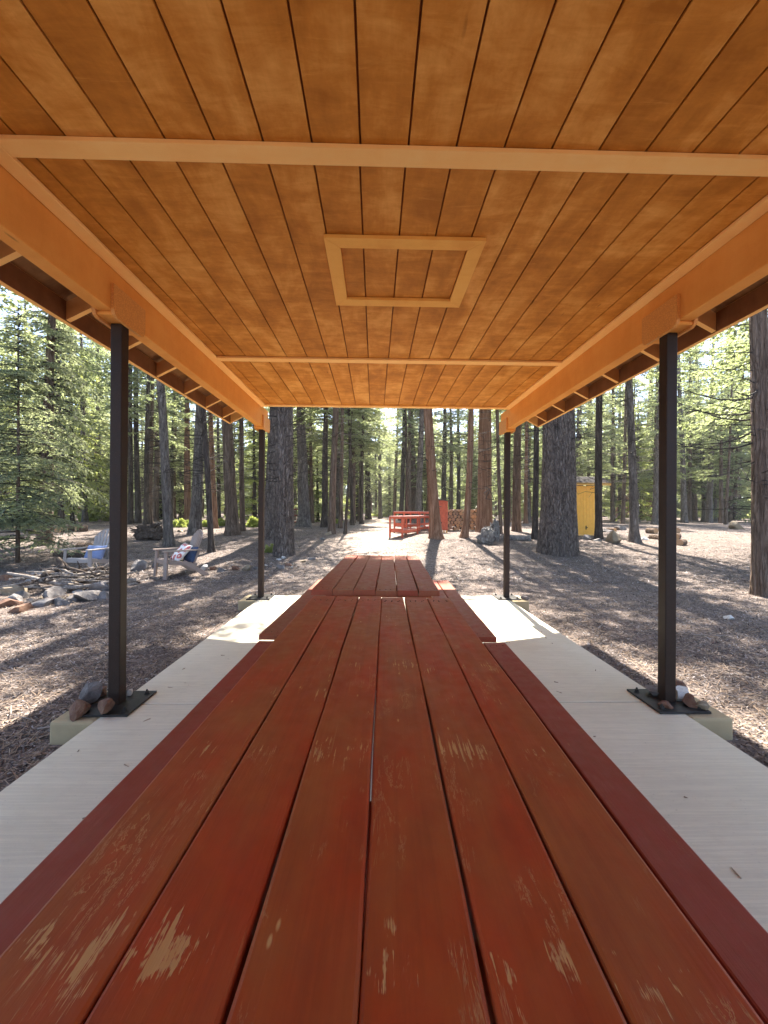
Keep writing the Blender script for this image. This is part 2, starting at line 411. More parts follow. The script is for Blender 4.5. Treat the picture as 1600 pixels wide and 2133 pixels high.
# ceiling boards, one object each, by bay
gap0 = -.0775; pitch = .2032
edges = [bx0 + .004] + [gap0 + pitch * k for k in range(-7, 10)] + [bx1 - .004]
mcache = {}
for bi, (a, b) in enumerate(zip([YB] + TY[1:-1], TY[1:-1] + [5.775])):
    off = [0, .006, 0, -.007][bi % 4]
    for i, (e0, e1) in enumerate(zip(edges, edges[1:])):
        e0 += off if i else 0; e1 += off if i < len(edges) - 2 else 0
        wd = e1 - e0 - .0085
        key = (round(wd, 3), round(b - a, 2))
        if key not in mcache:
            mcache[key] = boxmesh('ceiling_board', (0, 0, 0), (wd, b - a - .004, .012), MCEIL, .0015)
        link('ceiling_board', mcache[key], pav, ((e0 + e1) / 2, (a + b) / 2, ZC + .006 + random.uniform(0, .0012)))
link('ceiling_backing', boxmesh('ceiling_backing', ((bx0 + bx1) / 2, (YB + 5.785) / 2, ZC + .024), (bx1 - bx0, 5.785 - YB, .016), MGROOVE), pav)
# attic hatch frame
hx0, hx1 = atY(675, 498, 2.24).x, atY(1012, 503, 2.24).x
hy0, hy1 = onz(840, 499, ZT).y, onz(820, 639, ZT).y
hx0 = onz(675, 499, ZT).x; hx1 = onz(1012, 506, ZT).x
W_ = .085
def mitre(p):   # p: four xy corners
    bm = bmesh.new(); z0, z1 = ZT + .002, ZC - .001
    lo = [bm.verts.new((x, y, z0)) for x, y in p]; hi = [bm.verts.new((x, y, z1)) for x, y in p]
    bm.faces.new(lo[::-1]); bm.faces.new(hi)
    for k in range(4): bm.faces.new((lo[k], lo[(k + 1) % 4], hi[(k + 1) % 4], hi[k]))
    bmesh.ops.recalc_face_normals(bm, faces=bm.faces)
    return bmmesh('hatch_frame_board', bm, MHATCH)
hatch = link('hatch_panel', boxmesh('hatch_panel', ((hx0 + hx1) / 2, (hy0 + hy1) / 2, ZC + .013), (.02, .02, .004), MGROOVE), pav)
g = .0015
for p in ([(hx0, hy0), (hx1, hy0), (hx1 - W_, hy0 + W_), (hx0 + W_, hy0 + W_)],
          [(hx0, hy1), (hx0 + W_, hy1 - W_), (hx1 - W_, hy1 - W_), (hx1, hy1)],
          [(hx0, hy0 + g), (hx0 + W_, hy0 + W_ + g), (hx0 + W_, hy1 - W_ - g), (hx0, hy1 - g)],
          [(hx1, hy0 + g), (hx1, hy1 - g), (hx1 - W_, hy1 - W_ - g), (hx1 - W_, hy0 + W_ + g)]):
    link('hatch_frame_board', mitre(p), pav)
bpy.data.objects.remove(hatch)

# eaves
XF = {-1: -2.20, 1: 2.50}; ZF = 2.64; SL = .52
RY = [6.1 - .6 * k for k in range(1, 16)]
RY = [5.76, 5.20, 4.62, 4.04, 3.44, 2.88, 2.28, 1.68, 1.08, .48, -.12, -.72, -1.32, -1.92, -2.52]
ridge_x = .15; 
def roofz(x, s): return ZF + SL * abs(XF[s] - x)     # underside line of rafters
for s in (-1, 1):
    xf = XF[s]; xi = (XL if s < 0 else XR)
    fb = boxmesh('fascia', (xf + s * .019, (YB + 6.10) / 2, ZF + .068), (.038, 6.10 - YB, .15), MTRIM, .003); fb.materials.append(MRAW)
    for f in fb.polygons:
        if f.normal.x * s < -.9: f.material_index = 1        # the back of the fascia was never stained
    link('fascia', fb, pav)
    a = Vector((xf - s * .001, 0, roofz(xf, s) + .075)); b = Vector((xi + s * .05, 0, roofz(xi + s * .05, s) + .075))
    def rafter(mats, h):
        bm = bmesh.new(); xa, xb = xf - s * .001, xi + s * .049
        P = [(xa, roofz(xa, s) + .004), (xb, roofz(xb, s) + .004), (xb, roofz(xb, s) + h), (xa, roofz(xa, s) + h)]
        A = [bm.verts.new((x, -.019, z)) for x, z in P]; B = [bm.verts.new((x, .019, z)) for x, z in P]
        bm.faces.new(A); bm.faces.new(B[::-1]); e = []
        for k in range(4): e.append(bm.faces.new((A[k], A[(k + 1) % 4], B[(k + 1) % 4], B[k])))
        e[0].material_index = len(mats) - 1
        bmesh.ops.recalc_face_normals(bm, faces=bm.faces)
        return bmmesh('rafter', bm, mats)
    rm = rafter([MRAFT, MTRIM], .135)
    for y in RY: link('rafter', rm, pav, (0, y, 0))
    link('rafter', rafter([MTRIM], .145), pav, (0, 6.08, 0))
    # roof sheathing and roofing, from the eave to the ridge
    e = Vector((xf + s * .04, 0, ZF + .155)); r = Vector((ridge_x, 0, ZF + .155 + SL * abs(xf + s * .04 - ridge_x)))
    bm = bmesh.new(); d = (r - e).normalized(); n = Vector((-d.z, 0, d.x)); n = n if n.z > 0 else -n
    for k, (t0, t1, mt) in enumerate(((0, .016, 0), (.017, .03, 1))):
        vs = [bm.verts.new(Vector((p.x, y, p.z)) + n * tt) for tt in (t0, t1) for p, y in ((e, YB), (r, YB), (r, 6.14), (e, 6.14))]
        for q in ((0, 1, 2, 3), (7, 6, 5, 4), (0, 4, 5, 1), (1, 5, 6, 2), (2, 6, 7, 3), (3, 7, 4, 0)):
            f = bm.faces.new([vs[i] for i in q]); f.material_index = mt
    bmesh.ops.recalc_face_normals(bm, faces=bm.faces)
    link('roof_deck', bmmesh('roof_deck', bm, [MSHEATH, simple('brown_roof_shingle', (.10, .08, .07), .9)]), pav)
# posts
def hexbolt():
    bm = bmesh.new()
    bmesh.ops.create_cone(bm, cap_ends=True, segments=16, radius1=.019, radius2=.019, depth=.003, matrix=Matrix.Translation((0, 0, .0015)))
    bmesh.ops.create_cone(bm, cap_ends=True, segments=6, radius1=.0145, radius2=.0135, depth=.014, matrix=Matrix.Translation((0, 0, .0102)))
    bmesh.ops.create_cone(bm, cap_ends=True, segments=10, radius1=.007, radius2=.006, depth=.012, matrix=Matrix.Translation((0, 0, .0232)))
    return bmmesh('bolt', bm, MPLATE)
BOLT = hexbolt()
def gusset(X, Y, s, far):
    bm = bmesh.new(); h = .17; z0, z1 = 2.515, 2.72
    y1 = Y + h if not far else Y + h + .01
    prof = [(Y - h, z1), (Y - h, z0 + .045), (Y - h + .012, z0 + .015), (Y - h + .04, z0), (y1 - .04, z0), (y1 - .012, z0 + .015), (y1, z0 + .045), (y1, z1)]
    x0, x1 = X, X - s * .022
    A = [bm.verts.new((x0, y, z)) for y, z in prof]; B = [bm.verts.new((x1, y, z)) for y, z in prof]
    bm.faces.new(A); bm.faces.new(B[::-1])
    for k in range(len(prof)): bm.faces.new((A[k], A[(k + 1) % 8], B[(k + 1) % 8], B[k]))
    bmesh.ops.recalc_face_normals(bm, faces=bm.faces)
    return bmmesh('gusset_plate', bm, MGUS)
for X, s in ((XL, -1), (XR, 1)):
    for Y in (YN, YF, -.65):
        post = link('steel_post', boxmesh('steel_post', (0, 0, 1.272), (.076, .076, 2.518), MSTEEL, .006), pav, (X, Y, 0))
        link('base_plate', boxmesh('base_plate', (0, 0, .008), (.34, .34, .014), MPLATE, .002), post)
        link('post_cap', boxmesh('post_cap', (0, 0, 2.543), (.13, .30, .022), MBEAM, .003), post)
        for ax in (-.125, .125):
            for ay in (-.125, .125): link('bolt', BOLT, post, (ax, ay, .015), (0, 0, random.random()))
        link('gusset_plate', gusset(X - s * .0485, Y, s, Y == YF), pav)
        link('gusset_plate', gusset(X + s * .0485, Y, -s, Y == YF), pav)
        # cast footing beside the slab
        fo = boxmesh('footing', (s * .138, 0, -.152), (.27, .44, .30), MBLOCK, .018)
        link('footing', fo, post)

# ------------------------------------------------------------------ PICNIC TABLES
def plank(wd, ln, th, mat, seed):
    """slightly cupped / wavy edged board, long axis y from 0 to ln"""
    R = random.Random(seed); n = max(6, int(ln / .12)); r = .006
    ph = [R.uniform(0, 6) for _ in range(6)]
    prof = [(-1, 0), (-1, th - .007), (-1, th), (1, th), (1, th - .007), (1, 0)]
    prof = [(-1, 0, 0), (-1, 0, th - r), (-1, r * .3, th - r * .3), (-1, r, th), (-.33, 0, th - .0006), (.33, 0, th - .0006), (1, -r, th), (1, -r * .3, th - r * .3), (1, 0, th - r), (1, 0, 0)]
    V = []; K = len(prof)
    for i in range(n + 1):
        y = ln * i / n
        l = -wd / 2 + .0016 * math.sin(y * 3.1 + ph[0]) + .0010 * math.sin(y * 9 + ph[1]) + (.0015 * R.random() if R.random() < .2 else 0)
        q = wd / 2 + .0016 * math.sin(y * 2.7 + ph[2]) + .0010 * math.sin(y * 8 + ph[3]) - (.0015 * R.random() if R.random() < .2 else 0)
        dz = .0012 * math.sin(y * 1.9 + ph[4])
        for k, (sx, ox, z) in enumerate(prof):
            if abs(sx) == 1: x = (l if sx < 0 else q) + ox
            else: x = l + (q - l) * (sx + 1) / 2
            yy = y
            V.append((x, yy, z + dz))
    F = []
    for i in range(n):
        for k in range(K):
            a, b = i * K + k, i * K + (k + 1) % K
            F.append((a, b, b + K, a + K))
    bm = bmesh.new(); vs = [bm.verts.new(v) for v in V]
    for f in F: bm.faces.new([vs[i] for i in f])
    bm.faces.new(vs[:K]); bm.faces.new(vs[-K:][::-1])
    bmesh.ops.recalc_face_normals(bm, faces=bm.faces)
    es = [e for e in bm.edges if all(v.index is not None for v in e.verts)]
    return bmmesh('plank', bm, mat)
MNAIL = simple('rusty_nail_head', (.035, .015, .010), .7, bump=0)
def nails(ys, wd, th):
    bm = bmesh.new()
    for y in ys:
        for x in (-.042, -.006, .036):
            bmesh.ops.create_cone(bm, cap_ends=True, segments=7, radius1=.0042, radius2=.0042, depth=.002,
                                  matrix=Matrix.Translation((x + random.uniform(-.006, .006), y + random.uniform(-.008, .008), th + .0003)))
    return bmmesh('nail_heads', bm, MNAIL)
def table(base, rz, y0, ln, zt, nx0, seed, mat, mb, label, ytop=None, bench_y=None, benchx=((-.81, -.667), (.61, .755)), z_b=.467):
    T = empty('picnic_table', base, rz, label, 'picnic table')
    th = .036
    p = .1455
    for i in range(6):
        wd = .1412 + (random.Random(seed + i).uniform(-.002, .003)); x = nx0 + p * (i + .5)
        if seed == 100 and i == 0: wd += .010; x -= .005
        if seed == 100 and i == 3: x -= .0016
        dz = random.Random(seed * 3 + i).uniform(-.0025, .0025)
        pl = link('top_plank', plank(wd, ln + random.Random(seed * 5 + i).uniform(-.01, .012), th, mat, seed + i), T, (x, y0, zt - th + dz), (0, 0, .0009 if (seed == 100 and i == 3) else random.Random(seed * 7 + i).uniform(-.0005, .0005)))
        nh = link('nail_heads', nails([ln - .10, ln - .12] if seed == 100 else [.06, ln - .35], wd, th), pl); nh['kind'] = 'stuff'
    by = bench_y if bench_y is not None else y0
    for bi, (a, b) in enumerate(benchx):
        sgn = -1 if bi == 0 else 1
        for j in range(2):
            wd = .138; xo = (a if sgn < 0 else b) - sgn * (wd / 2 + j * (wd + .008))
            pl = link('bench_plank', plank(wd, ln, th, mb, seed + 20 + bi * 2 + j), T, (xo, by, z_b - th), (0, 0, 0))
            nh = link('nail_heads', nails([.06, ln - .06], wd, th), pl); nh['kind'] = 'stuff'
    # trestle frames: crossing legs, bench bearer, top cleat
    xc = nx0 + p * 3
    for yy in (y0 + .42, y0 + ln - .42):
        fy = yy
        link('bench_bearer', boxmesh('bench_bearer', ((benchx[0][0] + benchx[1][1]) / 2, fy, z_b - th - .046), (benchx[1][1] - benchx[0][0] - .06, .038, .088), mb, .003), T)
        link('top_cleat', boxmesh('top_cleat', (xc, fy, zt - th - .047), (.80, .038, .086), mb, .003), T)
        for s in (-1, 1):
            link('leg', barmesh('leg', (xc + s * .26, fy + .040, zt - th - .01), (xc + s * .62, fy + .040, .055), .038, .088, mb, .003) if False else
                 boxleg(xc + s * .26, xc + s * .60, fy + .0395, zt - th - .012, mb), T)
        link('brace', barmesh('brace', (xc, fy, z_b - .10), (xc, fy + (.34 if yy < y0 + ln / 2 else -.34), zt - th - .06), .038, .06, mb), T)
    return T
def boxleg(x0, x1, y, ztop, mat):
    bm = bmesh.new(); h = .047
    P = [(x0 - h, ztop), (x0 + h, ztop), (x1 + h, .004), (x1 - h, .004)]
    A = [bm.verts.new((x, y - .019, z)) for x, z in P]; B = [bm.verts.new((x, y + .019, z)) for x, z in P]
    bm.faces.new(A); bm.faces.new(B[::-1])
    for k in range(4): bm.faces.new((A[k], A[(k + 1) % 4], B[(k + 1) % 4], B[k]))
    bmesh.ops.recalc_face_normals(bm, faces=bm.faces)
    return bmmesh('leg', bm, mat)
ZTOP = .75
e1 = onz(794, 1243, ZTOP); rz1 = -(YAW + math.atan((805 - 800) / FPX))
L1 = 2.45
d1 = Vector((-math.sin(rz1), math.cos(rz1), 0))
b1 = e1 - d1 * L1; b1.z = 0
pL = onz(540, 1335, .467); 
def local(p, base, rz):
    return Matrix.Rotation(-rz, 3, 'Z') @ (Vector(p) - Vector(base))
lb = local(pL, b1, rz1); lr = local(onz(1050, 1336, .467), b1, rz1)
wl = (local(onz(652, 1243, ZTOP), b1, rz1).x)
table(b1, rz1, 0, L1, ZTOP, wl + .004, 100, MRED, MREDB, 'long red picnic table nearest the viewer, its paint rubbed through to tan wood', bench_y=lb.y - L1,
      benchx=((lb.x, 0), (0, lr.x)))
e2a = onz(781.5, 1230, .766); e2b = onz(796, 1157, .766); d2 = (e2b - e2a); L2 = d2.length; rz2 = math.atan2(-d2.x, d2.y)
b2 = Vector((e2a.x, e2a.y, 0))
lb2 = local(onz(539, 1322, .47), b2, rz2); lr2 = local(onz(1034, 1327, .47), b2, rz2)
table(b2, rz2, 0, L2, .766, local(onz(646, 1230, .766), b2, rz2).x, 300, MRED2, MRED2, 'farther red picnic table standing end to end with the near one, brown-red and smoother', bench_y=(lb2.y + lr2.y) / 2, benchx=((lb2.x, 0), (0, lr2.x)), z_b=.47)
print('TABLE', b1, e1, L2, lb, lr, lb2, lr2)

# ------------------------------------------------------------------ ROCKS
def rockmesh(seed, mat, flat=.6, sub=2, cuts=22):
    R = random.Random(seed); bm = bmesh.new()
    bmesh.ops.create_icosphere(bm, subdivisions=sub + 1, radius=.5)
    for _ in range(cuts):      # planar facets
        n = Vector((R.gauss(0, 1), R.gauss(0, 1), R.gauss(0, 1))).normalized(); d = R.uniform(.17, .38)
        for v in bm.verts:
            q = v.co.dot(n) - d
            if q > 0: v.co -= n * q
    for v in bm.verts:
        v.co += v.co.normalized() * .03 * mnoise.noise(v.co * 4 + Vector((seed, 0, 0))); v.co.z *= flat
    bmesh.ops.translate(bm, verts=bm.verts, vec=(0, 0, .5 * flat * .55))
    return bmmesh('rock', bm, mat)
def rockmat(name, a, b, c):
    t = NT(name); v = t.coord(); n = t.noise(v, 3, 6, .7, .4); oi = t.rand()
    col = t.ramp(n, [(.3, a), (.5, b), (.72, c)]); col = t.mix(t.math('MULTIPLY', oi, .45), col, a)
    t.col(col); t.rough(.88); t.bump(t.noise(v, 12, 6, .7), .6, .03); return t.m
RG = rockmat('grey_rock', (.075, .066, .062), (.17, .15, .142), (.31, .285, .27))
RR = rockmat('rusty_rock', (.09, .038, .022), (.18, .092, .058), (.28, .17, .11))
RW = rockmat('pale_quartz_rock', (.42, .38, .34), (.60, .57, .53), (.75, .73, .70))
RT = rockmat('tan_rock', (.15, .11, .07), (.27, .21, .145), (.40, .33, .24))
ROCKS = {k: [rockmesh(i * 7 + j, m, .55 + .1 * (j % 3)) for j in range(5)] for i, (k, m) in enumerate((('g', RG), ('r', RR), ('w', RW), ('t', RT)))}
def rock(p, size, kind, label, group=None, rot=None, sq=1.0, sink=.12):
    me = random.choice(ROCKS[kind])
    o = link('rock', me, None, p - Vector((0, 0, size * sink)), rot or (random.uniform(-.25, .25), random.uniform(-.25, .25), random.uniform(0, 6.28)),
             (size * random.uniform(.85, 1.15), size * random.uniform(.75, 1.1), size * sq * random.uniform(.8, 1.15)))
    return tag(o, label, 'rock', group)
def rk(px, py, wpx, kind, label, group=None, sq=1.0):
    p = onground(px, py); D = (p - EYE).dot(f0); return rock(p, wpx * D / FPX, kind, label, group, sq=sq)

# ------------------------------------------------------------------ TREES
def trunkmesh(name, pts, dia, H, mat, seg=14, rows=26, amp=.02, seed=0, flare=.45, furrow=0.0, nf=16, leanfix=None):
    """pts: function z->(x,y) offset; world-scale local mesh"""
    R = np.random.default_rng(seed)
    th = np.linspace(0, 2 * PI, seg, endpoint=False)
    if furrow: zz = np.concatenate([np.linspace(-.25, 7, int(rows * .8)), np.linspace(7.4, H, rows - int(rows * .8))])
    else: zz = np.concatenate([[-.35, -.1, .05, .15, .3, .5, .8], np.linspace(1.2, H, rows - 7)])
    T, Z = np.meshgrid(th, zz)
    r = dia / 2 * (1 - .86 * (np.clip(Z, 0, H) / H) ** 1.15)
    lob = 1 + .30 * np.sin(T * 5 + seed) * .5 + .2 * np.sin(T * 3 + seed * 2) * .5
    r = r * (1 + flare * lob * np.exp(-np.clip(Z + .05, 0, None) / (dia * .55 + .10)))
    un = T / (2 * PI)
    r = r * (1 + amp * 2 * (vnoise(un * 6, Z * 1.2 + seed * 3.3, 6) - .5) * 2)
    if furrow:
        ph = un * nf + 1.6 * (vnoise(un * nf * .5, Z * 1.1 + seed, nf // 2) - .5) * 2 + .5 * (vnoise(un * nf, Z * 3.3 + seed, nf) - .5) * 2
        a = np.abs((ph % 1) - .5) * 2; ridge = 1 - np.clip((a - .62) / .38, 0, 1) ** 1.4
        cr = Z * 4.2 + 2.2 * vnoise(un * nf, Z * 2 + 9, nf); b_ = np.abs((cr + (np.floor(ph) * .37)) % 1 - .5) * 2
        cross = 1 - .55 * np.clip((b_ - .80) / .2, 0, 1)
        fine = vnoise(un * nf * 5, Z * 22, nf * 5)
        r = r + furrow * (ridge * cross - 1) + furrow * .35 * (fine - .5)
    cx = np.array([pts(z)[0] for z in zz])[:, None]; cy = np.array([pts(z)[1] for z in zz])[:, None]
    V = np.stack([cx + r * np.cos(T), cy + r * np.sin(T), Z], -1).reshape(-1, 3)
    n = len(zz); idx = np.arange(n * seg).reshape(n, seg); nxt = np.roll(idx, -1, 1)
    F = np.stack([idx[:-1].ravel(), nxt[:-1].ravel(), nxt[1:].ravel(), idx[1:].ravel()], 1)
    return npmesh(name, V, F, mat, smooth=True)

def crownmesh(name, seed, z0, z1, rad, nb, leafm, leaf_len=.12, leaf_w=.034, dens=1.0, droop=.25, up=.15, bare=0, wood=True, topr=.12, shape=1.0, clump=.35, barelen=1.3):
    R = np.random.default_rng(seed); tri_v = []; wv = []; wf = []; nwv = 0
    def stick(p, q, r1, r2):
        nonlocal nwv
        d = q - p; L = np.linalg.norm(d) + 1e-9; d = d / L
        a = np.cross(d, [0, 0, 1.0]); na = np.linalg.norm(a); a = a / na if na > .05 else np.array([1., 0, 0]); b = np.cross(d, a)
        for (c, r) in ((p, r1), (q, r2)):
            for k in range(3):
                an = 2 * PI * k / 3; wv.append(c + r * (a * math.cos(an) + b * math.sin(an)))
        for k in range(3):
            i, j = nwv + k, nwv + (k + 1) % 3
            wf.append((i, j, j + 3)); wf.append((i, j + 3, i + 3))
        nwv += 6
    for bi in range(nb):
        u = R.random() ** .9; z = z0 + (z1 - z0) * u
        prof = (1 - u) ** shape * (1 - topr) + topr
        L = rad * prof * R.uniform(1 - clump, 1.1)
        az = R.uniform(0, 2 * PI); el = up * R.uniform(-.5, 1.3) + .35 * u
        d = np.array([math.cos(az), math.sin(az), el]); side = np.array([-math.sin(az), math.cos(az), 0.])
        n = max(3, int(L / .28)); P = []
        bend = R.uniform(-.25, .25)
        for i in range(n + 1):
            s = i / n * L
            P.append(np.array([0, 0, z]) + d * s + side * bend * s * s / max(L, .1) - np.array([0, 0, droop * s * s / max(L, .4)]))
        if wood:
            for i in range(n): stick(P[i], P[i + 1], .022 * (1 - i / n) + .005, .022 * (1 - (i + 1) / n) + .004)
        start = .18 * L
        s = start
        while s < L:
            i = min(int(s / L * n), n - 1); f = s / L * n - i; p = P[i] * (1 - f) + P[i + 1] * f
            dirb = P[i + 1] - P[i]; dirb = dirb / np.linalg.norm(dirb)
            sl = (.20 + .42 * math.sin(PI * min(1, (s / L) ** .8)) * .55) * min(1.4, .5 + L * .4) * R.uniform(.6, 1.25)
            for sg in (-1, 1):
                if R.random() < .16: continue
                td = side * sg * .85 + dirb * .55 + R.normal(0, .16, 3) - np.array([0, 0, .12 + droop * .5]); td /= np.linalg.norm(td)
                m = max(3, int(sl / leaf_len * 3.0 * dens))
                tt = R.random(m) * sl
                base = p + td * tt[:, None]
                ld = td + R.normal(0, .55, (m, 3)) * np.array([1, 1, .6]); ld /= np.linalg.norm(ld, axis=1)[:, None]
                nn = R.normal(0, 1, (m, 3)) * .8 + np.array([0, 0, 1.2]); wdv = np.cross(ld, nn); wdv /= np.linalg.norm(wdv, axis=1)[:, None]
                ll = leaf_len * R.uniform(.6, 1.3, (m, 1)); lw = leaf_w * R.uniform(.7, 1.3, (m, 1))
                a = base - wdv * lw; b = base + wdv * lw; c = base + ld * ll
                tri_v.append(np.stack([a, b, c], 1).reshape(-1, 3))
            s += .13 / dens * R.uniform(.7, 1.3)
    for bi in range(bare):
        z = R.uniform(1.6, max(z0 + 1.5, 5)); az = R.uniform(0, 2 * PI); L = R.uniform(.35, 1.) * barelen
        d = np.array([math.cos(az), math.sin(az), R.uniform(-.3, .25)]); p = np.array([0, 0, z]); pr = .013
        k = max(2, int(L / .3))
        for i in range(k):
            q = p + d * L / k + R.normal(0, .03, 3); stick(p, q, pr, pr * .7); 
            if R.random() < .7:
                e = q + (d + R.normal(0, .7, 3)) * R.uniform(.15, .4); stick(q, e, pr * .5, .002)
            p = q; pr *= .72; d = d + R.normal(0, .12, 3)
    V = np.concatenate(tri_v) if tri_v else np.zeros((0, 3)); nl = len(V) // 3
    F = np.arange(len(V)).reshape(-1, 3)
    if wv:
        F2 = np.array(wf) + len(V); V = np.concatenate([V, np.array(wv)]); F = np.concatenate([F, F2])
    mi = np.concatenate([np.zeros(nl, int), np.ones(len(F) - nl, int)])
    return npmesh(name, V, F, [leafm, MTWIGD], mi)
CR = {
 # high-crowned forest trees (bare lower stem with dead branches)
 'high': [crownmesh('crown', 20 + i, 5.6 + i * .5, 19, 2.6, 84, LEAF, .14, .034, .95, bare=80, droop=.28) for i in range(3)],
 # mid: foliage starts at about 3 m
 'mid':  [crownmesh('crown', 30 + i, 3.2, 14, 2.3, 125, (LEAF, LEAFBG)[i % 2], .12, .029, 1.05, bare=30, droop=.22) for i in range(2)],
 # low: clothed to the ground
 'low':  [crownmesh('crown', 40 + i, .5, 9.5, 1.9, 150, (LEAF, LEAFB, LEAFY)[i], .11, .027, 1.15, droop=.3, up=.05) for i in range(3)],
 # near cedar, finer
 'near': [crownmesh('crown', 50, .75, 9.5, 1.75, 200, LEAFB, .085, .019, 1.35, droop=.42, up=.1, bare=30)],
 # background fillers, coarser leaf faces
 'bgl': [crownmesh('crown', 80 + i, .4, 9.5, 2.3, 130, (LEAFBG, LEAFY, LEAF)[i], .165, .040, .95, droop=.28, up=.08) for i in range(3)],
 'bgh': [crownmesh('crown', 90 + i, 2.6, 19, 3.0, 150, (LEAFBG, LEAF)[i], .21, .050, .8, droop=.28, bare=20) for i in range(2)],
 'sap':  [crownmesh('crown', 60 + i, .15, 2.6, .8, 60, (LEAFY, LEAFB)[i], .10, .026, 1.1, droop=.15, up=.3) for i in range(2)],
 'bare': [crownmesh('crown', 70 + i, 9, 19, 2.2, 60, LEAF, .19, .05, .6, bare=90, droop=.28) for i in range(2)],
}
tree_n = [0]
def tree(px, py, wpx, xt, yt, bk, crown, label, group=None, H=None, flare=.45, cs=1.0, name='conifer_tree', curve=0.0, hero=None, dz=0.0, cshift=0.0):
    p = onground(px, py) if not isinstance(px, Vector) else px
    D = (p - EYE).dot(f0)
    dia = wpx * D / FPX if not isinstance(px, Vector) else wpx
    if isinstance(px, Vector): tx = (random.uniform(-.03, .03), random.uniform(-.03, .03))
    else:
        q = EYE + ray(xt, yt) * (D / ray(xt, yt).dot(f0)); h = q.z - p.z; tx = ((q.x - p.x) / h, (q.y - p.y) / h)
    tree_n[0] += 1; sd_ = tree_n[0]
    H = H or random.uniform(17, 23)
    T = empty(name, p, 0, label, 'tree', group)
    fn = lambda z: (tx[0] * z - curve * math.exp(-max(z, 0) / .6) + curve + .03 * math.sin(z * .5 + sd_), tx[1] * z)
    if hero: me = trunkmesh('trunk', fn, dia, H, BARK[bk], seg=hero[0], rows=hero[1], seed=sd_, flare=flare, furrow=hero[2], nf=hero[3])
    else: me = trunkmesh('trunk', fn, dia, H, BARK[bk], seg=14, rows=24, seed=sd_, flare=flare, amp=.05)
    link('trunk', me, T)
    if crown:
        k = H / {'high': 19, 'mid': 14, 'low': 9.5, 'near': 9.5, 'sap': 2.6, 'bare': 19, 'bgl': 9.5, 'bgh': 19}[crown]
        rz = random.uniform(0, 6.28)
        c = link('crown', random.choice(CR[crown]), T, (tx[0] * H * .1, 0, cshift), (-tx[1], tx[0], 0), (cs * k ** .5, cs * k ** .5, k * .98))
        c.rotation_euler = (Matrix.Rotation(rz, 3, 'Z').to_euler()); c.rotation_euler = (( Vector((0,0,1)).rotation_difference(Vector((tx[0], tx[1], 1)).normalized())).to_matrix() @ Matrix.Rotation(rz, 3, 'Z')).to_euler()
    return T
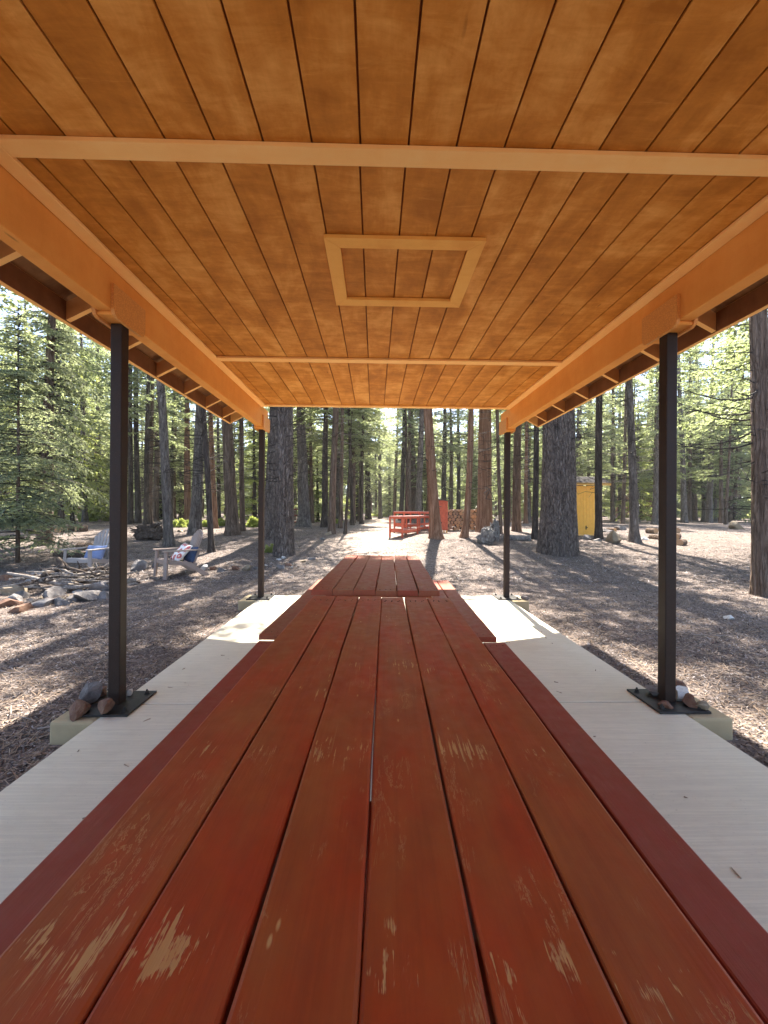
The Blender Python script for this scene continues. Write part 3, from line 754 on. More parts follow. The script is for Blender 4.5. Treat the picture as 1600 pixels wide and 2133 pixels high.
TREES = [
 # px, py, w, xt, yt, bark, crown, label, kw
 (34, 1172, 8, 36, 1000, 'brown', 'near', 'young drooping grey-green fir at the far left edge beyond the stone ring', dict(H=6.5, cs=1.15)),
 (92, 1134, 25, 106, 760, 'brown', 'near', 'leafy cedar with leaning trunk behind the brush pile, leftmost large tree', dict(H=12, cs=.85, cshift=.9)),
 (128, 1100, 11, 121, 780, 'dark', 'mid', 'thin dark conifer just right of the leaning cedar', {}),
 (152, 1090, 8, 146, 800, 'dark', 'low', 'slender conifer with low foliage left of the near left post', {}),
 (200, 1078, 10, 195, 850, 'grey', 'mid', 'pale slim distant trunk left of the near left steel post', {}),
 (213, 1079, 9, 210, 850, 'grey', 'high', 'slim distant trunk nearly touching the near left post', {}),
 (271, 1092, 11, 272, 850, 'dark', 'high', 'dark thin trunk just right of the near left post', {}),
 (287, 1090, 12, 284, 850, 'dark', 'high', 'dark trunk left of the twin burnt trunks behind the uprooted stump', {}),
 (305, 1093, 11, 308, 850, 'dark', 'high', 'blackish left trunk of the twin pair behind the uprooted stump', {}),
 (313, 1092, 10, 316, 850, 'brown', 'bare', 'right trunk of the twin pair behind the uprooted stump', {}),
 (324, 1086, 12, 329, 870, 'brown', 'high', 'brown trunk left behind the pale grey leaning one', {}),
 (353, 1138, 19, 333, 800, 'grey', 'bare', 'pale grey leaning trunk left of the chair with the flowered pillow', dict(flare=.6)),
 (405, 1112, 23, 417, 860, 'grey', 'high', 'grey-brown trunk leaning right, directly behind the flowered-pillow chair', {}),
 (439, 1150, 12, 425, 860, 'dark', 'bare', 'slim near-black trunk right of the flowered-pillow chair', dict(flare=.7)),
 (448, 1101, 11, 441, 900, 'red', 'high', 'narrow orange-brown trunk beside the near-black slim one', {}),
 (486, 1114, 25, 474, 880, 'brown', 'high', 'stout brown trunk with spreading base left of the far left post', dict(flare=.6)),
 (507, 1106, 11, 502, 880, 'brown', 'high', 'thin trunk just right of the stout brown one left of the far left post', {}),
 (566, 1122, 34, 574, 850, 'hero', 'bare', 'broad furrowed trunk close behind and left of the largest left tree', dict(hero=(72, 150, .035, 14))),
 (591, 1156, 40, 590, 850, 'hero', 'high', 'largest trunk on the left, deeply furrowed, just right of the far left post', dict(hero=(110, 260, .040, 18), flare=.22, H=24)),
 (632, 1096, 24, 628, 850, 'grey', 'high', 'grey-brown trunk behind the rail fence', dict(flare=.6)),
 (650, 1090, 8, 647, 850, 'brown', 'mid', 'narrow straight trunk right beside the trunk at the rail fence', {}),
 (677, 1098, 14, 679, 850, 'dark', 'high', 'dark straight trunk left of the path, left one of a close pair', {}),
 (692, 1112, 15, 699, 850, 'brown', 'high', 'brown trunk left of the path, right one of a close pair', dict(flare=.35)),
 (710, 1100, 9, 712, 850, 'brown', 'bare', 'thin brown trunk behind the close pair left of the path', {}),
 (719, 1112, 7, 730, 900, 'dark', None, 'slender leaning dark snag left of the path', dict(H=5)),
 (733, 1094, 8, 730, 950, 'dark', 'mid', 'thin dark trunk right of the leaning snag', {}),
 (752, 1091, 8, 755, 950, 'dark', 'mid', 'thin trunk at the left edge of the bright path', {}),
 (767, 1082, 12, 766, 880, 'dark', 'high', 'dark distant trunk where the path bends left', {}),
 (793, 1080, 8, 789, 850, 'grey', 'high', 'thin straight trunk standing in the middle beyond the bright path', {}),
 (836, 1084, 10, 842, 880, 'dark', 'high', 'dark trunk behind the left end of the red counters', {}),
 (847, 1103, 7, 845, 880, 'dark', None, 'slim black trunk growing up between the two red counters', dict(H=9)),
 (864, 1083, 15, 858, 880, 'brown', 'high', 'brown trunk behind the middle of the rear red counter', {}),
 (878, 1082, 7, 875, 880, 'dark', 'mid', 'thin trunk behind the right part of the rear red counter', {}),
 (908, 1122, 22, 893, 855, 'red', 'bare', 'cinnamon cedar trunk with flared foot between red counters and red cabinet', dict(flare=.75, hero=(64, 120, .018, 12))),
 (925, 1084, 12, 926, 880, 'dark', 'high', 'dark trunk right behind the red cabinet', {}),
 (941, 1084, 9, 939, 880, 'brown', 'high', 'brown trunk behind the left end of the firewood stack', {}),
 (955, 1083, 9, 955, 880, 'dark', 'mid', 'dark trunk behind the middle of the firewood stack', {}),
 (966, 1120, 14, 975, 880, 'red', 'bare', 'curved cinnamon trunk in front of the firewood stack', dict(flare=.6, curve=.10)),
 (1007, 1108, 31, 1011, 880, 'red', 'high', 'thick reddish trunk with the iron triangle hanging before it', dict(flare=.3, hero=(64, 120, .016, 16))),
 (1042, 1112, 8, 1038, 900, 'brown', 'bare', 'slim reddish trunk between the triangle and the far right post', {}),
 (1076, 1107, 18, 1079, 920, 'brown', 'high', 'lichen-spotted brown trunk right of the far right post', dict(flare=.25)),
 (1096, 1090, 8, 1096, 920, 'red', 'high', 'thin reddish trunk behind the lichen-spotted one', {}),
 (1116, 1122, 12, 1116, 890, 'dark', 'bare', 'slim near-black trunk just left of the giant fir', dict(flare=.6)),
 (1162, 1152, 70, 1162, 880, 'hero', 'high', 'giant fir trunk with deep plated bark between far right post and yellow shed', dict(hero=(150, 330, .042, 26), flare=.22, H=26)),
 (1207, 1084, 16, 1207, 900, 'brown', 'high', 'brown trunk showing above the shed roof next to the giant fir', {}),
 (1231, 1083, 14, 1229, 880, 'brown', 'high', 'brown trunk behind the yellow shed, above the middle of its roof', {}),
 (1247, 1122, 15, 1249, 860, 'dark', 'bare', 'mossy dark trunk in front of the yellow shed', dict(flare=.35)),
 (1265, 1071, 15, 1281, 850, 'dark', 'high', 'dark trunk leaning right just beyond the shed roof corner', {}),
 (1298, 1078, 24, 1300, 850, 'red', 'high', 'broad cedar trunk behind the pale grey trunk right of the shed', {}),
 (1322, 1128, 17, 1311, 830, 'grey', 'high', 'pale grey trunk right of the shed with stones at its foot', dict(flare=.75)),
 (1346, 1082, 20, 1353, 880, 'red', 'bare', 'orange cedar trunk with a long pale scar left of the near right post', {}),
 (1368, 1082, 12, 1362, 900, 'dark', 'mid', 'dark trunk half hidden by the near right post', {}),
 (1444, 1080, 6, 1441, 850, 'dark', 'mid', 'very thin trunk right of the near right post', {}),
 (1468, 1086, 11, 1453, 850, 'grey', 'mid', 'slim curved-foot trunk right of the near right post', dict(curve=.18)),
 (1505, 1086, 14, 1514, 850, 'dark', 'high', 'dark trunk standing midway between near right post and right edge', {}),
 (1527, 1088, 8, 1543, 850, 'brown', 'mid', 'thin trunk leaning right before the rightmost large tree', {}),
 (1587, 1240, 36, 1579, 660, 'brown', 'bare', 'rough brown trunk standing closest on the right, at the picture edge', dict(hero=(90, 260, .018, 14), flare=.15, H=17)),
]
for a in TREES:
    tree(*a[:7], label=a[7], **a[8])
# off-side and background forest
def scatter(n, x0, x1, y0, y1, kinds, label, group, dmin, wmin=.2, wmax=.55, avoid=lambda x, y: False):
    pts = []; tries = 0
    while len(pts) < n and tries < 8000:
        tries += 1
        y = random.uniform(y0, y1); x = random.uniform(x0, x1) * (y / y1 if x0 < 0 < x1 else 1)
        if avoid(x, y) or any((x - a) ** 2 + (y - b) ** 2 < dmin ** 2 for a, b in pts): continue
        pts.append((x, y))
        k = random.choice(kinds)
        tree(Vector((x, y, ground(x, y))), None, random.uniform(wmin, wmax), 0, 0, random.choice(['grey', 'brown', 'grey', 'red', 'brown']), k,
             label=label, group=group, H={'high': random.uniform(17, 24), 'mid': random.uniform(12, 17), 'low': random.uniform(5, 11), 'bare': 19, 'sap': 2.6, 'bgl': random.uniform(6, 12), 'bgh': random.uniform(20, 27)}[k])
path = lambda x, y: abs(x - .03 * y) < 1.2 + .02 * y
scatter(92, -46, 46, 28, 46, ['bgh', 'high', 'high', 'bare', 'bgl', 'mid'], 'conifer in the nearer rank of the forest behind the clearing', 'conifers in the nearer rank of the forest', 1.6, avoid=path)
scatter(66, -75, 75, 44, 68, ['bgh', 'bgl', 'bgl', 'bgh'], 'distant conifer in the far rank of the forest', 'distant conifers in the far rank of the forest', 2.0)
scatter(30, -85, 85, 68, 84, ['bgl', 'bgh'], 'farthest pale conifer closing the view between the trunks', 'farthest conifers closing the view', 2.4)
def woodmass():
    R = np.random.default_rng(77); n = 90000
    a = R.uniform(-1.05, 1.05, n); d = 88 + 14 * R.random(n); x = d * np.sin(a); y = d * np.cos(a)
    top = 9 + 11 * vnoise(a * 40 + 50, a * 0 + 3.5) + 6 * vnoise(a * 130 + 150, a * 0 + 7.5)
    z = 1.0 + top * R.random(n) ** .9
    P = np.stack([x, y, z], 1); ld = R.normal(0, 1, (n, 3)); ld /= np.linalg.norm(ld, axis=1)[:, None]; wd = np.cross(ld, R.normal(0, 1, (n, 3))); wd /= np.linalg.norm(wd, axis=1)[:, None]
    V = np.stack([P - wd * .32, P + wd * .32, P + ld * 1.1], 1).reshape(-1, 3)
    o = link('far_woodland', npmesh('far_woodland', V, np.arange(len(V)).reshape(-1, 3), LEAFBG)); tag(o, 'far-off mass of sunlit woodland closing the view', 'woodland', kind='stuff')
woodmass()
def place(px, py, w, kind, label, H, bk='dark', cs=1.0, group=None): tree(px, py, w, px, 800, bk, kind, label, group, H=H, cs=cs)
for (px, py, w, kind, H, cs, lab) in (
    (62, 1092, 12, 'low', 7, .9, 'full young conifer behind the leaning cedar'),
    (5, 1100, 14, 'low', 8, 1.0, 'full conifer half cut by the left picture edge'),
    (175, 1085, 10, 'low', 11, 1., 'bright bushy conifer left of the near left post'),
    (240, 1084, 9, 'low', 9, 1., 'bushy conifer behind the near left post'),
    (335, 1082, 9, 'low', 8, 1., 'bushy conifer behind the pale grey leaning trunk'),
    (385, 1080, 9, 'mid', 12, 1., 'light green conifer left of the grey-brown leaning trunk'),
    (455, 1084, 9, 'mid', 13, 1., 'light green conifer behind the near-black slim trunk'),
    (530, 1092, 9, 'low', 9, 1., 'dusky fir bough tree left of the far left post'),
    (662, 1086, 7, 'low', 7, .9, 'low dark fir right of the rail fence'),
    (745, 1083, 7, 'sap', 3.4, 1.2, 'small yellowish fir sapling at the left edge of the path'),
    (812, 1076, 7, 'low', 9, 1., 'light green conifer at the far end of the path'),
    (886, 1078, 7, 'mid', 11, 1., 'leafy conifer behind the cinnamon cedar with the flared foot'),
    (985, 1079, 7, 'mid', 12, 1., 'leafy conifer between the curved trunk and the triangle trunk'),
    (1060, 1083, 8, 'low', 9, 1., 'bushy conifer behind the far right post'),
    (1135, 1082, 8, 'mid', 12, 1., 'leafy conifer behind the giant fir'),
    (1282, 1074, 8, 'low', 8, 1., 'bushy conifer right behind the shed'),
    (1400, 1076, 10, 'low', 10, 1.1, 'bushy conifer hidden partly by the near right post'),
    (1425, 1079, 9, 'mid', 13, 1.1, 'leafy conifer just right of the near right post'),
    (1485, 1077, 9, 'low', 10, 1.1, 'bushy conifer between the slim curved trunk and the dark trunk'),
    (1560, 1080, 10, 'low', 10, 1.1, 'bushy conifer left of the rightmost large trunk'),
    (1592, 1086, 10, 'mid', 13, 1.1, 'leafy conifer behind the rightmost large trunk')):
    place(px, py, w, {'low': 'bgl', 'mid': 'mid'}.get(kind, kind) if px > 230 else kind, lab, H, cs=cs)
# beside the frame on both sides (their shade falls into view)
for x, y in ((-15, 12), (-19, 16), (-23, 20), (-15, 8), (17.5, 14), (23, 19), (12.6, 8.5), (19, 10), (11, 4), (-11, 3), (13.2, 11.8), (16.6, 16.2), (-12.2, 11.2)):
    tree(Vector((x, y, ground(x, y))), None, random.uniform(.3, .5), 0, 0, 'brown', 'mid' if x in (13.2, 16.6, -12.2) else 'high', cs=1.15, label='tall conifer just outside the picture beside the clearing', group='conifers beside the clearing', H=21)

# long bare limbs on the right-hand near tree
def limb(T, pts, r, me_mat=MTWIGD):
    bm = bmesh.new(); tube(bm, pts, [r * (1 - .8 * i / (len(pts) - 1)) for i in range(len(pts))], 6)
    R = random.Random(len(pts) + int(pts[-1][2] * 100))
    for i in range(1, len(pts)):
        for _ in range(2):
            a = Vector(pts[i]); d = (a - Vector(pts[i - 1])).normalized(); q = a + (d + Vector((R.uniform(-.8, .8), R.uniform(-.8, .8), R.uniform(-.6, .6)))) * R.uniform(.2, .55)
            tube(bm, [a, (a + q) / 2 + Vector((0, 0, .03)), q], [r * .35, r * .2, r * .08], 4)
    link('branch', bmmesh('branch', bm, me_mat, True), T)
TR = [o for o in C.objects if o.get('label', '').startswith('rough brown trunk standing closest')][0]
bp = TR.location
for (z, dx, dy, dz) in ((2.75, -1.3, .5, -.05), (3.0, -1.2, .3, -.35), (3.3, -.9, .8, .2), (3.55, -1.4, .2, .1), (3.75, -.8, -.3, -.3), (3.15, -.7, .9, .4)):
    pts = [Vector((-.05, 0, z))]
    for k in range(1, 5): pts.append(Vector((dx * k / 4, dy * k / 4, z + dz * k / 4 - .10 * math.sin(k)) ))
    limb(TR, pts, .020)

# bushes
def bushmesh(seed, m, leaf_=.07):
    R = np.random.default_rng(seed); n = 5200
    d = R.normal(0, 1, (n, 3)); d /= np.linalg.norm(d, axis=1)[:, None]
    cl = R.normal(0, 1, (26, 3)); cl /= np.linalg.norm(cl, axis=1)[:, None]; cl[:, 2] = np.abs(cl[:, 2]) ; cl *= R.uniform(.45, .85, (26, 1))
    c = cl[R.integers(0, 26, n)]; p = (c + d * .27 * R.random((n, 1)) ** .4) * np.array([.5, .5, .5]); p[:, 2] = np.abs(p[:, 2])
    ld = R.normal(0, 1, (n, 3)); ld /= np.linalg.norm(ld, axis=1)[:, None]; wd = np.cross(ld, R.normal(0, 1, (n, 3))); wd /= np.linalg.norm(wd, axis=1)[:, None]
    V = np.stack([p - wd * leaf_ * .28, p + wd * leaf_ * .28, p + ld * leaf_ * .9], 1).reshape(-1, 3)
    return npmesh('foliage', V, np.arange(len(V)).reshape(-1, 3), m)
BU = [bushmesh(1, BUSH), bushmesh(2, BUSH), bushmesh(3, LEAFY, .05)]
for (px, py, wpx, hpx, k, lab) in ((372, 1099, 34, 38, 0, 'yellow-green sunlit bush behind the pale grey trunk'), (392, 1097, 30, 30, 1, 'yellow-green bush left of the grey-brown leaning trunk'),
    (430, 1098, 26, 34, 0, 'yellow-green bush just left of the near-black trunk'), (460, 1096, 34, 36, 1, 'bright bush right of the near-black trunk'),
    (525, 1098, 40, 44, 0, 'bright yellow-green bush left of the far left post'), (549, 1096, 24, 36, 1, 'bright bush right behind the far left post'),
    (563, 1150, 28, 34, 2, 'small leafy shrub at the foot of the largest left trunk'), (235, 1085, 40, 44, 1, 'yellowish bush behind the near left post'),
    (180, 1086, 50, 46, 0, 'yellowish brush left of the near left post'), (1330, 1072, 60, 20, 1, 'sunlit low brush between the cedars right of the shed'),
    (1490, 1080, 60, 20, 0, 'sunlit brush behind the slim curved trunk'), (1560, 1080, 50, 22, 1, 'sunlit brush near the right picture edge'), (700, 1090, 30, 20, 1, 'sunlit brush behind the close pair of trunks'),
    (800, 1076, 60, 16, 0, 'sunlit brush at the far end of the path')):
    p = onground(px, py); D = (p - EYE).dot(f0); T = empty('bush', p, 0, lab, 'bush')
    link('foliage', BU[k], T, (0, 0, 0), (0, 0, random.random() * 6), (wpx * D / FPX, wpx * D / FPX, hpx * D / FPX * 1.2))

# ------------------------------------------------------------------ LITTER
def scatter_tris(name, n, ln, wd, mat, yr, xr, lift=.004, power=2.0, quad=True, tilt=.35):
    R = np.random.default_rng(abs(hash(name)) % 1000 if False else len(name) * 7)
    y = yr[0] + (yr[1] - yr[0]) * R.random(n) ** power; x = R.uniform(-1, 1, n) * (xr[0] + (y - yr[0]) * xr[1])
    keep = ~((x > XL - .03) & (x < XR + .03) & (y < YF + .2))
    for X in (XL, XR):
        for Y in (YN, YF): keep &= ~((abs(x - X) < .33) & (abs(y - Y) < .27))
    x, y = x[keep], y[keep]; n = len(x)
    z = np.array([ground(a, b) for a, b in zip(x, y)]) + lift
    a = R.uniform(0, 2 * PI, n); L = ln * R.uniform(.5, 1.6, n); W = wd * R.uniform(.6, 1.4, n)
    d = np.stack([np.cos(a), np.sin(a), R.normal(0, tilt, n)], 1); s = np.stack([-np.sin(a), np.cos(a), R.normal(0, tilt, n)], 1)
    P = np.stack([x, y, z + np.abs(d[:, 2]) * L * .3], 1)
    q = [P - d * L[:, None] / 2 - s * W[:, None] / 2, P + d * L[:, None] / 2 - s * W[:, None] * .35, P + d * L[:, None] / 2 + s * W[:, None] * .35, P - d * L[:, None] / 2 + s * W[:, None] / 2]
    V = np.stack(q, 1).reshape(-1, 3)
    o = link(name, npmesh(name, V, np.arange(len(V)).reshape(-1, 4), mat)); return o
o = scatter_tris('wood_chips', 180000, .019, .009, MCHIP, (1.2, 13), (2.6, 1.1), .006, 1.7); tag(o, 'grey-brown bark chips and litter covering the ground around the slab', 'litter', kind='stuff')
o = scatter_tris('pine_needles', 70000, .075, .0035, MNEEDLE, (1.2, 15), (2.8, 1.1), .012, 1.6, tilt=.18); tag(o, 'dry tan pine needles strewn over the forest floor', 'needles', kind='stuff')
o = scatter_tris('forest_debris', 60000, .055, .013, MCHIP, (8, 30), (8, .9), .008, 1.4, tilt=.2); tag(o, 'bark flakes and dead leaves on the ground under the trees', 'litter', kind='stuff')
bm = bmesh.new(); R = random.Random(5)
for _ in range(420):
    y = 2 + 22 * R.random() ** 1.3; x = R.uniform(-1, 1) * (3 + y * .95)
    if XL - .4 < x < XR + .4 and y < 6.5 or abs(x) < 1.6 and y > 6: continue
    L = R.uniform(.1, .5); a = R.uniform(0, 6.28); z = ground(x, y) + .012
    tube(bm, [(x, y, z), (x + math.cos(a) * L * .5, y + math.sin(a) * L * .5, z + R.uniform(0, .04)), (x + math.cos(a + .3) * L, y + math.sin(a + .3) * L, ground(x + math.cos(a + .3) * L, y + math.sin(a + .3) * L) + .01)], [.006, .005, .003], 4)
o = link('fallen_twigs', bmmesh('fallen_twigs', bm, simple('grey_twig', (.22, .18, .155), .9, bump=0))); tag(o, 'small dead twigs scattered across the forest floor', 'twigs', kind='stuff')

bm = bmesh.new(); R = random.Random(8)
for _ in range(70):
    sd_ = R.choice((-1, 1)); x = R.uniform(-1.66, -.9) if sd_ < 0 else R.uniform(1.0, 1.96); y = .6 + 5.2 * R.random() ** .8
    a = R.uniform(0, 6.28); L = R.uniform(.008, .05); wdt = R.uniform(.0008, .005)
    tube(bm, [(x, y, .002), (x + math.cos(a) * L, y + math.sin(a) * L, .003)], [wdt, wdt * .4], 4)
o = link('slab_debris', bmmesh('slab_debris', bm, MNEEDLE)); tag(o, 'stray needles and bits of bark lying on the concrete', 'litter', kind='stuff')

# ------------------------------------------------------------------ STONES
for (px, py, w_, k, lab) in (
    (20, 1262, 44, 'r', 'dark reddish slab of rock at the left end of the stone ring front'), (48, 1272, 46, 'r', 'low rust-brown stone in front of the ring at its left end'),
    (35, 1235, 46, 't', 'rounded tan boulder on the left side of the stone ring'), (30, 1253, 30, 'g', 'grey angular stone leaning by the tan boulder'),
    (53, 1246, 26, 'g', 'grey stone with green tinge right of the tan boulder'), (54, 1268, 24, 'g', 'small blue-grey stone in front of the ring'),
    (86, 1262, 34, 'g', 'sharp pointed grey block at the front of the ring'), (95, 1244, 22, 'g', 'pale upright grey stone behind the pointed block'),
    (122, 1258, 38, 'g', 'rough dark grey lump at the front of the ring'), (116, 1240, 44, 'g', 'flat grey slab above the rough dark lump'),
    (152, 1252, 30, 'g', 'dark-faced grey stone in the front middle of the ring'), (180, 1250, 46, 'g', 'wide grey-mauve slab sloping down at the ring front'),
    (168, 1232, 22, 'w', 'rounded white stone on top of the ring'), (144, 1233, 24, 't', 'small pinkish tan stone beside the white one'),
    (194, 1238, 36, 'r', 'brown split rock right of the white stone'), (214, 1230, 36, 'g', 'grey stone on the right side of the ring near the post'),
    (216, 1247, 30, 'g', 'small grey stone beside the near left post'), (70, 1226, 30, 'g', 'bluish flat stone at the back left of the ring front'),
    (42, 1207, 34, 'g', 'dark grey flat stone behind the ring on the left'), (85, 1208, 44, 'g', 'long flat grey slab behind the ring'),
    (12, 1208, 44, 'r', 'brown rounded boulder at the left picture edge'), (105, 1200, 40, 'g', 'flat grey stone at the back of the ring'),
    (275, 1218, 30, 'g', 'blue-grey flat stone just right of the near left post'), (284, 1187, 34, 'g', 'low wide grey stone behind the near left post'),
    (323, 1180, 20, 'g', 'small grey stone left of the chair legs'), (424, 1187, 26, 'w', 'pale rock right of the flowered-pillow chair'),
    (444, 1187, 20, 'r', 'brownish round rock beside the pale rock'), (462, 1190, 24, 'g', 'grey rock in the edging row'), (490, 1187, 22, 'r', 'reddish rock in the edging row'),
    (510, 1188, 26, 't', 'tan rock in the edging row near the far left post'), (532, 1185, 18, 'g', 'small grey rock left of the far left post'),
    (581, 1166, 15, 'w', 'white stone at the foot of the largest left trunk'), (589, 1163, 13, 'w', 'second white stone touching the first at the largest left trunk'),
    (601, 1178, 20, 'r', 'reddish stone in the row below the largest left trunk'), (634, 1170, 18, 't', 'rounded tan stone in the edging row right of the largest left trunk'),
    (650, 1165, 24, 'g', 'grey rough stone next to the rounded tan one'), (588, 1184, 20, 'g', 'flat grey stone low in the row'),
    (683, 1114, 18, 't', 'pointed tan rock leaning on the brown trunk of the close pair'), (672, 1124, 14, 'g', 'small grey rock left of the path'),
    (1275, 1129, 42, 't', 'large pale triangular rock in front of the yellow shed'), (1245, 1127, 18, 'g', 'small grey rocks by the shed corner trunk'),
    (1342, 1124, 24, 'w', 'white-grey rock right of the pale grey trunk'), (1352, 1120, 20, 'g', 'grey rock beside the cut logs'), (1290, 1104, 30, 'g', 'mauve-grey rock behind the pale triangular one'),
    (1262, 1108, 34, 'g', 'flat grey rock behind the shed corner trunk'), (1534, 1102, 36, 't', 'low tan boulder far right in the clearing'), (1522, 1290, 24, 'w', 'flat white stone lying on the needles at right'),
    (1225, 1124, 20, 'g', 'small grey stone at the shed base'), (1130, 1152, 16, 'g', 'small stone at the left foot of the giant fir'), (300, 1110, 30, 'w', 'pale rock in front of the uprooted stump'),
    (332, 1112, 24, 't', 'sunlit tan rock left of the pale grey trunk'), (375, 1108, 18, 't', 'orange-tan rock right of the pale grey trunk'), (1000, 1128, 12, 'g', 'small grey stone before the driftwood stump')):
    rk(px, py, w_ * (1.65 if px < 240 else 1.35), k if k != 'r' or px > 240 or px < 60 else 'g', lab, sq=1.1)
# small filler stones in the ring
for i in range(34):
    a = random.uniform(0, 1); px = 20 + 215 * a + random.uniform(-8, 8); py = random.choice([random.uniform(1236, 1262), random.uniform(1196, 1215)])
    rk(px, py, random.uniform(15, 27), random.choice('ggggt'), 'small filler stone among the larger rocks of the ring', 'small filler stones of the ring', sq=.9)
for i in range(16):
    px = random.uniform(415, 700); py = 1190 - (px - 415) * .07 + random.uniform(-4, 6)
    rk(px, py, random.uniform(6, 12), random.choice('ggtw'), 'small stone in the edging row along the clearing', 'small stones of the edging row')
# rocks on the post plates
def prock(px, py, z, size, kind, lab, sq=1.0, rot=None):
    p = onz(px, py, z); rock(p, size * 1.3, kind, lab, sq=sq * 1.25, rot=rot, sink=.06)
prock(222, 1484, .016, .135, 'r', 'tan and dark blocky rock on the steel plate at the near left post', 1.3)
prock(168, 1486, .01, .19, 'r', 'long rust-brown rock at the outer corner of the near left plate', .9)
prock(186, 1462, .016, .17, 'g', 'greenish grey rock behind the rust-brown one at the near left post', 1.1)
prock(206, 1449, .016, .16, 'r', 'reddish rock farthest back on the near left footing', 1.0)
prock(269, 1448, .016, .05, 'w', 'small white stone right behind the near left post', 1.2)
prock(1360, 1447, .016, .13, 'g', 'dark grey rock on the plate left of the near right post', 1.0)
prock(1388, 1471, .016, .11, 'r', 'small brown wedge rock in front of the near right post', .6)
prock(1424, 1456, .016, .17, 'w', 'white quartz rock right of the near right post', 1.1)
prock(1432, 1468, .016, .13, 'r', 'rusty red rock before the white quartz on the near right plate', .9)
prock(1464, 1474, .012, .11, 't', 'ochre rough rock at the outer end of the near right plate', 1.0)
prock(1415, 1440, .0, .15, 'r', 'brown rock behind the near right post', .9)
prock(1090, 1247, .016, .12, 'g', 'small grey rock on the plate of the far right post', .7)

# ------------------------------------------------------------------ BRUSH PILE
MSTICK = bark('weathered_branch', (.09, .075, .065), (.26, .22, .19), (.45, .41, .37), (20, 20, 4), .5, .01)
MSTICKD = bark('dark_branch', (.03, .022, .018), (.085, .062, .048), (.15, .12, .10), (20, 20, 4), .6, .01)
c0 = onground(150, 1226); bp_ = empty('brush_pile', c0, 0, 'heap of dead grey branches inside the stone ring', 'brush pile')
R = random.Random(21)
for i in range(84):
    L = R.uniform(.35, 1.3); a = R.uniform(-.5, .5) + (PI if R.random() < .5 else 0) if R.random() < .7 else R.uniform(0, 6.28)
    cx, cy = R.gauss(.12, .36), R.gauss(.1, .24); h = max(.04, .40 - .38 * math.hypot(cx, cy)) * R.uniform(.25, 1.2)
    r = R.uniform(.007, .02) if R.random() < .75 else R.uniform(.025, .05)
    tilt = R.uniform(-.22, .28)
    pts = []
    for k in range(5):
        s = (k / 4 - .5) * L; pts.append(Vector((cx + math.cos(a) * s + R.uniform(-.02, .02), cy + math.sin(a) * s + R.uniform(-.02, .02), max(.01, h + tilt * s + R.uniform(-.02, .02)))))
    bm = bmesh.new(); tube(bm, pts, [r, r * .95, r * .8, r * .65, r * .4], 7)
    for _ in range(R.randint(0, 3)):
        q = pts[R.randint(1, 3)]; e = q + Vector((R.uniform(-.2, .2), R.uniform(-.15, .15), R.uniform(-.02, .2))); tube(bm, [q, (q + e) / 2 + Vector((.01, 0, .01)), e], [r * .5, r * .35, r * .15], 5)
    link('branch', bmmesh('branch', bm, MSTICK if R.random() < .55 else MSTICKD, True), bp_)
# upright root chunk
bm = bmesh.new(); tube(bm, [(-.22, .1, .05), (-.16, .12, .28), (-.28, .1, .45), (-.33, .08, .56)], [.10, .09, .06, .03], 9); tube(bm, [(-.2, .1, .3), (0, .05, .2), (.18, 0, .08)], [.06, .05, .03], 8)
link('root_chunk', bmmesh('root_chunk', bm, MSTICKD, True), bp_)

# ------------------------------------------------------------------ LOGS / STUMPS
t = NT('sawn_log_end'); v = t.coord(offset=False); wv = t.n('TexWave', Scale=16.0, Distortion=2.0, _wave_type='RINGS', _rings_direction='Y'); t.l(v, wv.inputs['Vector'])
t.col(t.mix(t.math('MULTIPLY', t.rand(), .75), t.mix(wv.outputs['Fac'], (.42, .22, .10), (.56, .33, .16)), (.22, .17, .13))); t.rough(.85); MEND = t.m
def logmesh(r, L, mat, seed, end=MEND):
    R = random.Random(seed); bm = bmesh.new(); n = 14; rings = []
    rr = [r * R.uniform(.92, 1.06) for _ in range(n)]
    for y in (-L / 2, -L / 2 + .001, L / 2 - .001, L / 2):
        rings.append([bm.verts.new((rr[k] * math.cos(2 * PI * k / n) * (1 if abs(y) < L / 2 else .99), y, rr[k] * math.sin(2 * PI * k / n) * (1 if abs(y) < L / 2 else .99))) for k in range(n)])
    for a, b in zip(rings, rings[1:]):
        for k in range(n): bm.faces.new((a[k], b[k], b[(k + 1) % n], a[(k + 1) % n]))
    f1 = bm.faces.new(rings[0]); f2 = bm.faces.new(rings[-1][::-1]); f1.material_index = 1; f2.material_index = 1
    bmesh.ops.recalc_face_normals(bm, faces=bm.faces)
    return bmmesh('log', bm, [mat, end])
LOGS = [logmesh(.1, .42, BARK['brown'], i) for i in range(6)]
def log(p, r, rz, lab, L=1.0, tilt=0., group=None):
    o = link('log', random.choice(LOGS), None, p, (tilt, 0, rz), (r / .1, L, r / .1)); return tag(o, lab, 'log', group)
